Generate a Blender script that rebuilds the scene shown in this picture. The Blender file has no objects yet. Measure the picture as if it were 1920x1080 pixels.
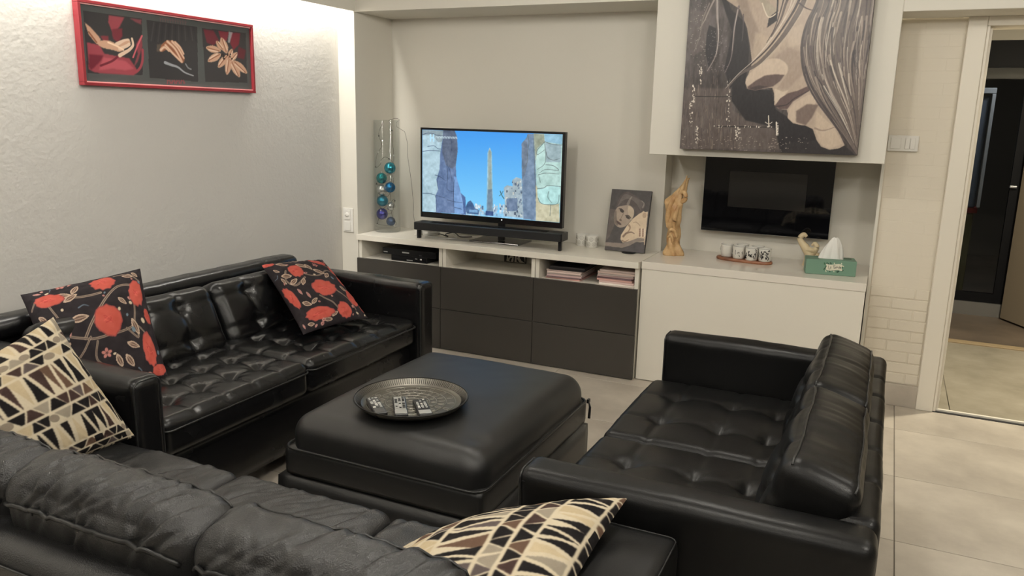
import bpy, bmesh, math, random
import numpy as np
from mathutils import Vector, Matrix
random.seed(7); RNG = np.random.default_rng(7)
scene = bpy.context.scene
COL = scene.collection
# ------------------------------------------------------------------ camera
F_PX, YAW, PITCH, ROLL = 1491.98, -24.919, -12.318, 1.3375
CAM = Vector((2.9325, -4.0103, 1.3968))
_y, _p, _r = [math.radians(a) for a in (YAW, PITCH, ROLL)]
fw = Vector((math.sin(_y)*math.cos(_p), math.cos(_y)*math.cos(_p), math.sin(_p)))
r0 = Vector((math.cos(_y), -math.sin(_y), 0)); u0 = r0.cross(fw)
rr = r0*math.cos(_r) + u0*math.sin(_r); uu = -r0*math.sin(_r) + u0*math.cos(_r)
cd = bpy.data.cameras.new('camera'); cam = bpy.data.objects.new('camera', cd); COL.objects.link(cam)
mw = Matrix((rr, uu, -fw)).transposed().to_4x4(); mw.translation = CAM
cam.matrix_world = mw
cd.sensor_width = 36; cd.lens = F_PX*36/1920; cd.clip_start = .02; cd.clip_end = 60
scene.camera = cam
# ------------------------------------------------------------------ world, exposure
w = bpy.data.worlds.new('world'); scene.world = w; w.use_nodes = True
w.node_tree.nodes['Background'].inputs[0].default_value = (.6, .55, .5, 1)
w.node_tree.nodes['Background'].inputs[1].default_value = .05
vs = scene.view_settings
vs.view_transform = 'Standard'; vs.look = 'None'; vs.gamma = 1; vs.exposure = 0.13
try: vs.use_curve_mapping = False
except Exception: pass
scene.cycles.max_bounces = 10; scene.cycles.transparent_max_bounces = 24
scene.cycles.use_denoising = True
scene.cycles.sample_clamp_indirect = 6
ZCEIL = 2.25
def area(name, loc, size, power, color, rot=(0, 0, 0), sy=None, shape='DISK', spread=math.pi):
    l = bpy.data.lights.new(name, 'AREA'); l.shape = shape; l.size = size
    if sy: l.size_y = sy
    l.energy = power; l.color = color; l.spread = spread
    o = bpy.data.objects.new(name, l); COL.objects.link(o); o.location = loc; o.rotation_euler = rot
    return o
WARM = (1.0, .96, .88); NEUT = (1.0, .94, .83)
SPOTS = [(1.35, -1.45), (2.45, -1.45), (3.9, -1.3), (1.35, -3.0), (2.5, -3.1), (3.9, -2.9), (1.3, -4.6), (2.7, -4.7), (4.1, -4.5)]
SPOT_W = {0: 42, 1: 40, 2: 28, 3: 36, 4: 44, 5: 74, 6: 36, 7: 44, 8: 44}
ZL = 2.13
for i, (x, y) in enumerate(SPOTS):   # unseen bulbs added near the ceiling for even light on walls and floor
    _l = bpy.data.lights.new('unseen_bulb', 'POINT'); _l.energy = SPOT_W[i]; _l.color = WARM; _l.shadow_soft_size = .05
    _o = bpy.data.objects.new('unseen_bulb', _l); COL.objects.link(_o); _o.location = (x, y, ZL)
# the LED strip hidden in the cove along the left wall
area('cove_led', (-.055, -2.45, 2.16), .05, 50, (1.0, .97, .91), sy=4.8, shape='RECTANGLE')
area('hall_fill', (3.9, .85, 2.2), .12, 42, (1.0, .91, .72))  # unseen area light added to brighten the hall
area('far_room_fill', (3.9, 3.15, 2.15), .15, 7, (.85, .92, 1.0))  # unseen area light added to lift the cabinet behind the dark glass

# ------------------------------------------------------------------ helpers: numbers
def s2l(c):
    c = np.asarray(c, float)/255.
    return np.where(c <= .04045, c/12.92, ((c+.055)/1.055)**2.4)
def C(*c): return tuple(float(v) for v in s2l(c)) + (1,)
_T = RNG.random((64, 64, 64)).astype(np.float32)
def vnoise(P):
    P = np.asarray(P, float); i = np.floor(P).astype(int); f = P-i; f = f*f*(3-2*f); out = 0
    for dx in (0, 1):
        for dy in (0, 1):
            for dz in (0, 1):
                wt = (f[:, 0] if dx else 1-f[:, 0])*(f[:, 1] if dy else 1-f[:, 1])*(f[:, 2] if dz else 1-f[:, 2])
                out = out + wt*_T[(i[:, 0]+dx) % 64, (i[:, 1]+dy) % 64, (i[:, 2]+dz) % 64]
    return out-.5
def fbm(P, o=3):
    P = np.asarray(P, float); s = 0; a = 1.
    for k in range(o): s = s + a*vnoise(P*2**k+k*7.3); a *= .5
    return s
# ------------------------------------------------------------------ helpers: materials
def mat(name, color=(.8, .8, .8, 1), rough=.5, metal=0, spec=.5, emit=None, es=1, coat=0, trans=0, ior=1.45, alpha=1, attr=None, build=None):
    m = bpy.data.materials.new(name); m.use_nodes = True; nt = m.node_tree; b = nt.nodes['Principled BSDF']
    b.inputs['Base Color'].default_value = color; b.inputs['Roughness'].default_value = rough
    b.inputs['Metallic'].default_value = metal; b.inputs['Specular IOR Level'].default_value = spec
    b.inputs['Coat Weight'].default_value = coat; b.inputs['Transmission Weight'].default_value = trans
    b.inputs['IOR'].default_value = ior
    if emit: b.inputs['Emission Color'].default_value = emit; b.inputs['Emission Strength'].default_value = es
    if attr:
        a = nt.nodes.new('ShaderNodeAttribute'); a.attribute_name = attr
        nt.links.new(a.outputs['Color'], b.inputs['Base Color'])
        if emit == 'attr' or es == -1: pass
    if build: build(nt, b)
    return m
def N(nt, t, **k):
    n = nt.nodes.new(t)
    for a, v in k.items():
        if a in n.inputs.keys(): n.inputs[a].default_value = v
        else: setattr(n, a, v)
    return n
def bump_noise(specs, strength=.4, dist=.002, rr_=None, col=None):
    """specs: list of (kind, scale, weight) summed into one height"""
    def f(nt, b):
        tc = N(nt, 'ShaderNodeTexCoord'); prev = None
        for kind, sc, wt in specs:
            if kind == 'noise':
                n = N(nt, 'ShaderNodeTexNoise', Scale=sc, Detail=4.0); o = n.outputs['Fac']
            elif kind == 'vor':
                n = N(nt, 'ShaderNodeTexVoronoi', Scale=sc); o = n.outputs['Distance']
            nt.links.new(tc.outputs['Object'], n.inputs['Vector'])
            m_ = N(nt, 'ShaderNodeMath', operation='MULTIPLY'); m_.inputs[1].default_value = wt
            nt.links.new(o, m_.inputs[0])
            if prev is None: prev = m_.outputs[0]
            else:
                a = N(nt, 'ShaderNodeMath', operation='ADD'); nt.links.new(prev, a.inputs[0]); nt.links.new(m_.outputs[0], a.inputs[1]); prev = a.outputs[0]
        bp = N(nt, 'ShaderNodeBump', Strength=strength, Distance=dist)
        nt.links.new(prev, bp.inputs['Height']); nt.links.new(bp.outputs[0], b.inputs['Normal'])
        if rr_:
            n = N(nt, 'ShaderNodeTexNoise', Scale=rr_[2], Detail=3.0); nt.links.new(tc.outputs['Object'], n.inputs['Vector'])
            mr = N(nt, 'ShaderNodeMapRange'); mr.inputs[3].default_value = rr_[0]; mr.inputs[4].default_value = rr_[1]
            nt.links.new(n.outputs['Fac'], mr.inputs[0]); nt.links.new(mr.outputs[0], b.inputs['Roughness'])
        if col:
            n = N(nt, 'ShaderNodeTexNoise', Scale=col[2], Detail=6.0, Roughness=.6); nt.links.new(tc.outputs['Object'], n.inputs['Vector'])
            cr = N(nt, 'ShaderNodeValToRGB'); cr.color_ramp.elements[0].color = col[0]; cr.color_ramp.elements[1].color = col[1]
            cr.color_ramp.elements[0].position = .35; cr.color_ramp.elements[1].position = .68
            nt.links.new(n.outputs['Fac'], cr.inputs[0]); nt.links.new(cr.outputs[0], b.inputs['Base Color'])
    return f
WALLC = (.70, .67, .595, 1)
m_wall = mat('painted_wall', WALLC, .6, build=bump_noise([('noise', 60, 1), ('noise', 14, .6)], .12, .002))
m_plaster = mat('rough_white_plaster', (.62, .60, .565, 1), .85, build=bump_noise([('noise', 90, .5), ('noise', 22, .9), ('vor', 45, .3)], .42, .005))
m_rear = mat('mid_grey_rear_wall', (.20, .19, .17, 1), .8)
m_trim = mat('white_satin_trim', (.80, .75, .65, 1), .4)
m_ceil = mat('ceiling_white', (.84, .82, .77, 1), .8)
m_brick = mat('white_painted_brick', (.74, .68, .57, 1), .55, build=bump_noise([('noise', 40, 1), ('noise', 160, .4)], .3, .003))
m_mortar = mat('white_painted_mortar', (.74, .68, .57, 1), .7, build=bump_noise([('noise', 90, 1)], .3, .003))
m_cab = mat('white_satin_cabinet', (.80, .76, .67, 1), .35)
m_cabin = mat('white_cabinet_inside', (.78, .74, .66, 1), .45)
m_gloss = mat('white_high_gloss', (.80, .75, .67, 1), .07, spec=.5)
m_grey = mat('dark_grey_gloss_front', C(66, 63, 59), .2, spec=.4)
m_leather = mat('black_smooth_leather', (.0055, .0055, .006, 1), .26, spec=.5, build=bump_noise([('noise', 25, 1.), ('vor', 420, .4)], .09, .0035, (.20, .32, 9)))
m_leather2 = mat('black_soft_grained_leather', (.0125, .0125, .013, 1), .38, spec=.75, build=bump_noise([('noise', 18, 1.1), ('vor', 360, .5)], .32, .0035, (.33, .47, 8)))
m_leather3 = mat('black_matt_leather', (.005, .005, .005, 1), .36, spec=.35, build=bump_noise([('noise', 20, 1.), ('vor', 380, .4)], .12, .003, (.3, .42, 9)))
m_otto = mat('black_coated_leather', (.012, .012, .012, 1), .43, spec=.65, build=bump_noise([('vor', 500, .5), ('noise', 9, .5)], .12, .002))
m_piping = mat('black_leather_piping', (.018, .018, .018, 1), .3)
m_stitch = mat('black_thread', (.006, .006, .006, 1), .8)
m_black = mat('black_plastic', (.008, .008, .009, 1), .3)
m_blackm = mat('matt_black_plastic', (.01, .01, .011, 1), .6)
m_tvframe = mat('gloss_black_bezel', (.006, .006, .007, 1), .15)
m_white = mat('white_plastic', (.75, .73, .68, 1), .4)
m_metal = mat('brushed_metal', (.5, .5, .5, 1), .3, 1)
m_red = mat('red_lacquered_frame', C(142, 48, 55), .3)
m_tile = mat('grey_beige_stone_tile', C(188, 179, 166), .32, build=bump_noise([('noise', 6, 1), ('noise', 40, .4)], .08, .003, (.28, .42, 5), (C(170, 161, 149), C(205, 196, 182), 2.4)))
m_grout = mat('grey_grout', C(128, 120, 110), .9)
m_hall = mat('hall_tile', C(164, 157, 142), .25, build=bump_noise([('noise', 6, 1)], .06, .003, None, (C(150, 143, 126), C(178, 170, 153), 2.6)))
m_brass = mat('threshold_metal', (.6, .56, .5, 1), .35, 1)
m_attr = mat('printed_colour', rough=.55, attr='Col')
m_fabric = mat('printed_cotton', rough=.85, spec=.2, attr='Col')
def fabric_bump(nt, b):
    tc = N(nt, 'ShaderNodeTexCoord'); n = N(nt, 'ShaderNodeTexNoise', Scale=700.0, Detail=2.0)
    n2 = N(nt, 'ShaderNodeTexNoise', Scale=24.0, Detail=2.0); ad = N(nt, 'ShaderNodeMath', operation='ADD')
    nt.links.new(tc.outputs['Object'], n.inputs['Vector']); nt.links.new(tc.outputs['Object'], n2.inputs['Vector'])
    nt.links.new(n.outputs['Fac'], ad.inputs[0]); nt.links.new(n2.outputs['Fac'], ad.inputs[1])
    bp = N(nt, 'ShaderNodeBump', Strength=.35, Distance=.003)
    nt.links.new(ad.outputs[0], bp.inputs['Height']); nt.links.new(bp.outputs[0], b.inputs['Normal'])
fabric_bump(m_fabric.node_tree, m_fabric.node_tree.nodes['Principled BSDF'])
m_print_gloss = mat('glazed_print', rough=.12, attr='Col')
m_paint = mat('oil_paint', rough=.35, attr='Col')
def paint_bump(nt, b):
    a = N(nt, 'ShaderNodeAttribute'); a.attribute_name = 'Col'
    bp = N(nt, 'ShaderNodeBump', Strength=.5, Distance=.002); nt.links.new(a.outputs['Fac'], bp.inputs['Height']); nt.links.new(bp.outputs[0], b.inputs['Normal'])
paint_bump(m_paint.node_tree, m_paint.node_tree.nodes['Principled BSDF'])
m_screen = mat('lit_tv_screen', rough=.15, attr='Col')
_nt = m_screen.node_tree; _b = _nt.nodes['Principled BSDF']; _a = [n for n in _nt.nodes if n.type == 'ATTRIBUTE'][0]
for l in list(_b.inputs['Base Color'].links): _nt.links.remove(l)
_b.inputs['Base Color'].default_value = (.01, .01, .01, 1); _nt.links.new(_a.outputs['Color'], _b.inputs['Emission Color']); _b.inputs['Emission Strength'].default_value = 1.0

# ------------------------------------------------------------------ helpers: objects
def link(name, me, m=None, parent=None, smooth=False, base=None, kind=None):
    if smooth: me.polygons.foreach_set('use_smooth', [True]*len(me.polygons))
    o = bpy.data.objects.new(name, me); COL.objects.link(o)
    if m: me.materials.append(m)
    if parent is not None:
        o.parent = parent
        o.matrix_parent_inverse = Matrix.Translation(-Vector(parent.get('base', (0, 0, 0))))
    elif base is not None:
        me.transform(Matrix.Translation(-Vector(base))); o.location = base; o['base'] = tuple(base)
    if kind: o['kind'] = kind
    return o
def mk(name, V, Fc, m=None, parent=None, smooth=False, base=None, kind=None):
    me = bpy.data.meshes.new(name); me.from_pydata([tuple(v) for v in V], [], [tuple(f) for f in Fc]); me.update()
    return link(name, me, m, parent, smooth, base, kind)
def from_bm(name, bm, m, parent=None, smooth=False, base=None, kind=None):
    me = bpy.data.meshes.new(name); bm.normal_update(); bm.to_mesh(me); bm.free()
    return link(name, me, m, parent, smooth, base, kind)
def thing(name, label, cat, loc, group=None):
    o = bpy.data.objects.new(name, None); COL.objects.link(o); o.location = loc; o['base'] = tuple(loc); o.empty_display_size = .05
    o['label'] = label; o['category'] = cat
    if group: o['group'] = group
    return o
def tag(o, label, cat, group=None):
    o['label'] = label; o['category'] = cat
    if group: o['group'] = group
    return o
def bm_box(bm, x0, x1, y0, y1, z0, z1, bev=0, seg=2, M_=None):
    r = bmesh.ops.create_cube(bm, size=1); vs_ = r['verts']
    for v in vs_:
        v.co = Vector((x0+(v.co.x+.5)*(x1-x0), y0+(v.co.y+.5)*(y1-y0), z0+(v.co.z+.5)*(z1-z0)))
    allv = vs_
    if bev:
        es = list({e for v in vs_ for e in v.link_edges})
        b = bmesh.ops.bevel(bm, geom=es, offset=bev, segments=seg, profile=.5, affect='EDGES')
        allv = list({v for f in b['faces'] for v in f.verts} | {v for v in vs_ if v.is_valid})
    if M_ is not None:
        for v in allv: v.co = M_ @ v.co
    return allv
def box(name, x0, x1, y0, y1, z0, z1, m, parent=None, bev=.0, base=None, kind=None, seg=2, M_=None):
    bm = bmesh.new(); bm_box(bm, x0, x1, y0, y1, z0, z1, bev, seg, M_)
    return from_bm(name, bm, m, parent, False, base, kind)
def bm_tube(bm, pts, rad, n=8, closed=False, cap=True):
    pts = [Vector(p) for p in pts]; rings = []; up = Vector((0, 0, 1)); L = len(pts)
    for i, p in enumerate(pts):
        a = pts[i-1] if (i > 0 or closed) else p; b = pts[(i+1) % L] if (i < L-1 or closed) else p
        t = (b-a)
        if t.length < 1e-9: t = Vector((0, 0, 1))
        t.normalize(); s = t.cross(up)
        if s.length < .1: s = t.cross(Vector((1, 0, 0)))
        s.normalize(); q = s.cross(t); rd = rad[i] if isinstance(rad, (list, tuple)) else rad
        rings.append([bm.verts.new(p+(s*math.cos(2*math.pi*k/n)+q*math.sin(2*math.pi*k/n))*rd) for k in range(n)])
    for i in range(L if closed else L-1):
        A, B = rings[i], rings[(i+1) % L]
        for k in range(n): bm.faces.new((A[k], A[(k+1) % n], B[(k+1) % n], B[k]))
    if cap and not closed: bm.faces.new(rings[0][::-1]); bm.faces.new(rings[-1])
def tube(name, pts, rad, m, parent=None, n=8, closed=False, base=None):
    bm = bmesh.new(); bm_tube(bm, pts, rad, n, closed); return from_bm(name, bm, m, parent, True, base)
def bm_lathe(bm, prof, c, n=32):
    rings = []
    for rad, z in prof:
        if rad < 1e-6: rings.append([bm.verts.new((c[0], c[1], c[2]+z))])
        else: rings.append([bm.verts.new((c[0]+rad*math.cos(2*math.pi*k/n), c[1]+rad*math.sin(2*math.pi*k/n), c[2]+z)) for k in range(n)])
    for A, B in zip(rings, rings[1:]):
        for k in range(n):
            a0, a1 = A[k % len(A)], A[(k+1) % n % len(A)]; b0, b1 = B[k % len(B)], B[(k+1) % n % len(B)]
            if len(A) == 1: bm.faces.new((a0, b1, b0)) if a0 is not None else None
            elif len(B) == 1: bm.faces.new((a0, a1, b0))
            else: bm.faces.new((a0, a1, b1, b0))
def lathe(name, prof, c, m, parent=None, n=32, base=None, smooth=True):
    bm = bmesh.new(); bm_lathe(bm, prof, c, n); bmesh.ops.recalc_face_normals(bm, faces=bm.faces[:])
    return from_bm(name, bm, m, parent, smooth, base)
def catmull(pts, k=8, closed=False):
    P = [np.array(p, float) for p in pts]; out = []; L = len(P)
    for i in range(L if closed else L-1):
        if closed: a, b, c_, d = P[i-1], P[i], P[(i+1) % L], P[(i+2) % L]
        else: a, b, c_, d = P[max(i-1, 0)], P[i], P[i+1], P[min(i+2, L-1)]
        for j in range(k):
            t = j/k; out.append(.5*((2*b)+(-a+c_)*t+(2*a-5*b+4*c_-d)*t*t+(-a+3*b-3*c_+d)*t**3))
    if not closed: out.append(P[-1])
    return out
# a box of leather or foam with round edges on a fine lattice, pushed into shape by disp(P, U)
def soft_box(name, x0, x1, y0, y1, z0, z1, r, cell, m, parent=None, disp=None, M_=None, base=None):
    L = np.array([x1-x0, y1-y0, z1-z0]); n = np.maximum(3, np.round(L/cell).astype(int)); H = L/2; ctr = np.array([x0, y0, z0])+H
    idx = {}; V = []; Fc = []
    def vid(i, j, k):
        t = (i, j, k)
        if t not in idx: idx[t] = len(V); V.append(t)
        return idx[t]
    nx, ny, nz = [int(a) for a in n]
    for i in range(nx):
        for j in range(ny):
            Fc.append((vid(i, j, nz), vid(i+1, j, nz), vid(i+1, j+1, nz), vid(i, j+1, nz)))
            Fc.append((vid(i, j+1, 0), vid(i+1, j+1, 0), vid(i+1, j, 0), vid(i, j, 0)))
    for i in range(nx):
        for k in range(nz):
            Fc.append((vid(i, 0, k), vid(i+1, 0, k), vid(i+1, 0, k+1), vid(i, 0, k+1)))
            Fc.append((vid(i, ny, k+1), vid(i+1, ny, k+1), vid(i+1, ny, k), vid(i, ny, k)))
    for j in range(ny):
        for k in range(nz):
            Fc.append((vid(0, j, k+1), vid(0, j+1, k+1), vid(0, j+1, k), vid(0, j, k)))
            Fc.append((vid(nx, j, k), vid(nx, j+1, k), vid(nx, j+1, k+1), vid(nx, j, k+1)))
    U = np.array(V, float)/n*2-1; P = U*H; rr2 = np.minimum(r, H*.98)
    inner = np.clip(P, -(H-rr2), H-rr2); d = P-inner; ln = np.linalg.norm(d, axis=1, keepdims=True); Nn = d/np.maximum(ln, 1e-9)
    # only renormalise where the vertex lies in the edge zone
    P = inner+Nn*rr2
    if disp is not None: P = disp(P, U, Nn, H)
    P = P+ctr
    if M_ is not None:
        A = np.array(M_); P = P@A[:3, :3].T+A[:3, 3]
    me = bpy.data.meshes.new(name); me.from_pydata(P.tolist(), [], Fc); me.update()
    return link(name, me, m, parent, True, base)
def rot_about(axis, ang, pivot):
    p = Vector(pivot); return Matrix.Translation(p) @ Matrix.Rotation(ang, 4, axis) @ Matrix.Translation(-p)
# ------------------------------------------------------------------ prints: a small painter on vertex colours
def homog(src, dst):
    A = []; b = []
    for (x, y), (X, Y) in zip(src, dst):
        A += [[x, y, 1, 0, 0, 0, -X*x, -X*y], [0, 0, 0, x, y, 1, -Y*x, -Y*y]]; b += [X, Y]
    return np.append(np.linalg.solve(np.array(A, float), np.array(b, float)), 1).reshape(3, 3)
class Art:
    """W x H texels; drawing coordinates are mapped to texels by the homography of 4 corners TL TR BR BL"""
    def __init__(s, W, H, bg, quad=None, box_=None):
        s.W, s.H = W, H; s.a = np.ones((H, W, 3))*np.array(bg, float)
        q = quad or [(0, 0), (W, 0), (W, H), (0, H)]
        d = box_ or [(0, 0), (W-1, 0), (W-1, H-1), (0, H-1)]
        s.h = homog(q, d); s.Y, s.X = np.mgrid[0:H, 0:W]
    def t(s, pts):
        P = np.c_[np.array(pts, float), np.ones(len(pts))]@s.h.T; return P[:, :2]/P[:, 2:]
    def mask(s, pts):
        P = s.t(pts); m = np.zeros((s.H, s.W), bool); x, y = s.X, s.Y
        for (x1, y1), (x2, y2) in zip(P, np.roll(P, -1, 0)):
            if y1 == y2: continue
            m ^= ((y1 > y) != (y2 > y)) & (x < (x2-x1)*(y-y1)/(y2-y1)+x1)
        return m
    def blend(s, m, col, al=1.):
        m = np.clip(m, 0, 1)[..., None]*al; s.a = s.a*(1-m)+np.array(col, float)*m
    def blur(s, m, k):
        m = m.astype(float)
        for _ in range(k):
            p = np.pad(m, 1, mode='edge'); m = (p[:-2, 1:-1]+p[2:, 1:-1]+p[1:-1, :-2]+p[1:-1, 2:]+2*p[1:-1, 1:-1])/6
        return m
    def poly(s, pts, col, soft=1, al=1., smooth=False):
        if smooth: pts = catmull(pts, 6, True)
        s.blend(s.blur(s.mask(pts), soft), col, al)
    def line(s, pts, w0, col, w1=None, al=1., smooth=True):
        if smooth and len(pts) > 2: pts = catmull(pts, 5)
        P = s.t(pts); w1 = w0 if w1 is None else w1; L = len(P)-1; best = np.full((s.H, s.W), 9.)
        for i in range(L):
            a, b = P[i], P[i+1]; wa = w0+(w1-w0)*(i+.5)/L; x0 = int(max(0, min(a[0], b[0])-wa-3)); x1 = int(min(s.W, max(a[0], b[0])+wa+4)); y0 = int(max(0, min(a[1], b[1])-wa-3)); y1 = int(min(s.H, max(a[1], b[1])+wa+4))
            if x0 >= x1 or y0 >= y1: continue
            X, Y = s.X[y0:y1, x0:x1], s.Y[y0:y1, x0:x1]; d = b-a; t = np.clip(((X-a[0])*d[0]+(Y-a[1])*d[1])/max(d@d, 1e-9), 0, 1)
            ds = np.hypot(X-a[0]-t*d[0], Y-a[1]-t*d[1])-wa/2
            best[y0:y1, x0:x1] = np.minimum(best[y0:y1, x0:x1], ds)
        s.blend(np.clip(.5-best, 0, 1), col, al)
    def dot(s, c, rx, ry=None, col=(0, 0, 0), ang=0, al=1., soft=.35):
        p = s.t([c])[0]; ry = ry or rx; X = s.X-p[0]; Y = s.Y-p[1]; ca, sa = math.cos(ang), math.sin(ang)
        q = np.hypot((X*ca+Y*sa)/rx, (-X*sa+Y*ca)/ry); s.blend(np.clip((1-q)/soft+.5, 0, 1), col, al)
    def noise(s, sx, sy, amp, o=3, seed=0):
        n = fbm(np.c_[s.X.ravel()*sx, s.Y.ravel()*sy, np.full(s.X.size, seed+.37)], o).reshape(s.H, s.W); s.a = s.a+n[..., None]*amp
    def lin(s): return s2l(np.clip(s.a, 0, 255))
def set_col(me, cols):
    ca = me.color_attributes.new('Col', 'FLOAT_COLOR', 'POINT')
    ca.data.foreach_set('color', np.c_[cols, np.ones(len(cols))].astype(np.float32).ravel())
def print_quad(name, art, TL, TR, BR, BL, m, parent, thick=None):
    H, W = art.H, art.W; TL, TR, BR, BL = [np.array(p, float) for p in (TL, TR, BR, BL)]
    u = np.linspace(0, 1, W)[None, :, None]; v = np.linspace(0, 1, H)[:, None, None]
    P = (TL*(1-u)+TR*u)*(1-v)+(BL*(1-u)+BR*u)*v; P = P.reshape(-1, 3); i = np.arange(H*W).reshape(H, W)
    Fc = np.stack([i[1:, :-1], i[1:, 1:], i[:-1, 1:], i[:-1, :-1]], -1).reshape(-1, 4)
    me = bpy.data.meshes.new(name); me.from_pydata(P.tolist(), [], Fc.tolist()); me.update(); set_col(me, art.lin().reshape(-1, 3))
    return link(name, me, m, parent)

def thin_glass(name, tint=(.96, .97, .97, 1)):
    m = bpy.data.materials.new(name); m.use_nodes = True; nt = m.node_tree; nt.nodes.clear()
    out = N(nt, 'ShaderNodeOutputMaterial'); mx = N(nt, 'ShaderNodeMixShader'); tr = N(nt, 'ShaderNodeBsdfTransparent'); gl = N(nt, 'ShaderNodeBsdfGlossy'); fr = N(nt, 'ShaderNodeFresnel')
    tr.inputs[0].default_value = tint; gl.inputs['Roughness'].default_value = .02; nt.nodes.remove(fr)
    lw = N(nt, 'ShaderNodeLayerWeight'); lw.inputs['Blend'].default_value = .5; pw = N(nt, 'ShaderNodeMath', operation='POWER'); pw.inputs[1].default_value = 4.0
    ma = N(nt, 'ShaderNodeMath', operation='MULTIPLY_ADD'); ma.inputs[1].default_value = .55; ma.inputs[2].default_value = .035
    nt.links.new(lw.outputs['Facing'], pw.inputs[0]); nt.links.new(pw.outputs[0], ma.inputs[0]); nt.links.new(ma.outputs[0], mx.inputs[0])
    nt.links.new(tr.outputs[0], mx.inputs[1]); nt.links.new(gl.outputs[0], mx.inputs[2]); nt.links.new(mx.outputs[0], out.inputs[0]); return m
# ================================================================== the room shell
XL, YF, YB, YR, ZN = -.1213, .0166, .416, .5686, 1.961
XR_ROOM, YBACK = 4.9, -5.35
def st(o): o['kind'] = 'structure'; return o
# floor: grout bed and stone tiles, each tile a part
fl = st(box('floor', XL-.1, XR_ROOM, YBACK, .62, -.06, -.004, m_grout))
TX, TY = .5708, .563
tile_me = {}
def tiles(x0, y0, tx, ty, xs, ys, m, parent, clipx=None, clipy=None):
    for i in xs:
        for j in ys:
            a, b = x0+i*tx, x0+(i+1)*tx; c, d = y0+j*ty, y0+(j+1)*ty
            if clipx: a, b = max(a, clipx[0]), min(b, clipx[1])
            if clipy: c, d = max(c, clipy[0]), min(d, clipy[1])
            if b-a < .01 or d-c < .01: continue
            g = .0015; key = (round(b-a, 4), round(d-c, 4), m.name)
            if key not in tile_me:
                bm = bmesh.new(); bm_box(bm, g, b-a-g, g, d-c-g, -.012, 0, .0012, 1)
                me = bpy.data.meshes.new('tile'); bm.to_mesh(me); bm.free(); me.materials.append(m); tile_me[key] = me
            o = bpy.data.objects.new('floor_tile', tile_me[key]); COL.objects.link(o); o.parent = parent
            o.location = (a, c, 0)
tiles(3.0904, -.071, TX, TY, range(-6, 4), range(-10, 1), m_tile, fl, (XL, XR_ROOM), (YBACK, .283))
# left plaster wall, the flat pier beside the niche, niche sides and backs
st(box('wall_left', XL-.1, XL, YBACK, YF+.1, 0, ZCEIL, m_plaster))
st(box('wall_back', XL, .0, YF, YB+.06, 0, ZCEIL, m_wall, bev=.002))
st(box('wall_niche', -.002, 1.8066, YB, YB+.2, 0, ZCEIL, m_wall))
st(box('wall_recess', 1.8066, 2.97, YR, YR+.1, 0, ZCEIL, m_wall))
st(box('wall_beam', .0, 1.816, YF, YB, ZN, ZCEIL, m_wall, bev=.001))
zc = [1.2137, 1.2137]
st(box('wall_upper', 1.8157, 2.9132, YF, YR+.02, 1.2137, ZCEIL, m_wall, bev=.003))
st(box('trim_1', 2.9, 2.9132, .27, YR+.02, 0, 1.2137, m_wall))
# lintel over brick wall and doorway
st(box('trim_2', 2.9132, XR_ROOM, YF, .29, 1.8734, ZCEIL, m_wall, bev=.003))
# brick pier: each painted brick a part of it
br = st(box('wall_brick', 2.9132, 3.185, .295, YR+.1, 0, 1.8734, m_mortar))
bw, bh = .205, .0545; bmes = []
for k in range(6):
    bm = bmesh.new(); bm_box(bm, .003, bw-.003, 0, .012+.0012*(k % 3), .003, bh-.003, .0025, 2)
    for v in bm.verts: v.co.x += random.uniform(-.0006, .0006); v.co.z += random.uniform(-.0006, .0006)
    me = bpy.data.meshes.new('brick'); bm.to_mesh(me); bm.free(); me.materials.append(m_brick); bmes.append(me)
halfs = {}
row = 0; z = .1122
while z+bh < 1.873:
    off = (-.5 if row % 2 else 0)*bw
    for i in range(3):
        a = 2.915+off+i*bw; b = a+bw; a2, b2 = max(a, 2.9145), min(b, 3.1835)
        if b2-a2 < .03: continue
        if z > .6:
            key = ('flat', round(b2-a2, 3))
            if key not in halfs:
                bm = bmesh.new(); bm_box(bm, .0006, b2-a2-.0006, 0, .012, .0006, bh-.0006, .0012, 2)
                h_ = bpy.data.meshes.new('brick'); bm.to_mesh(h_); bm.free(); h_.materials.append(m_brick); halfs[key] = h_
            me = halfs[key]
        elif b2-a2 > bw-.002: me = bmes[random.randrange(6)]
        else:
            key = (round(b2-a2, 3), random.randrange(3))
            if key not in halfs:
                bm = bmesh.new(); bm_box(bm, .003, b2-a2-.003, 0, .012+.0012*key[1], .003, bh-.003, .0025, 2)
                h_ = bpy.data.meshes.new('brick'); bm.to_mesh(h_); bm.free(); h_.materials.append(m_brick); halfs[key] = h_
            me = halfs[key]
        o = bpy.data.objects.new('brick', me); COL.objects.link(o); o.parent = br
        o.location = (a2, (.2915-.0005*(row % 3) if z < .6 else .2944-.0001*(row % 3)), z)
    z += bh; row += 1
st(box('baseboard_back', 2.9132, 3.19, .272, .30, 0, .1122, m_tile, bev=.002))
st(box('baseboard_niche', 2.0, 2.02, .55, .56, 0, .02, m_wall)) if False else None
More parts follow.
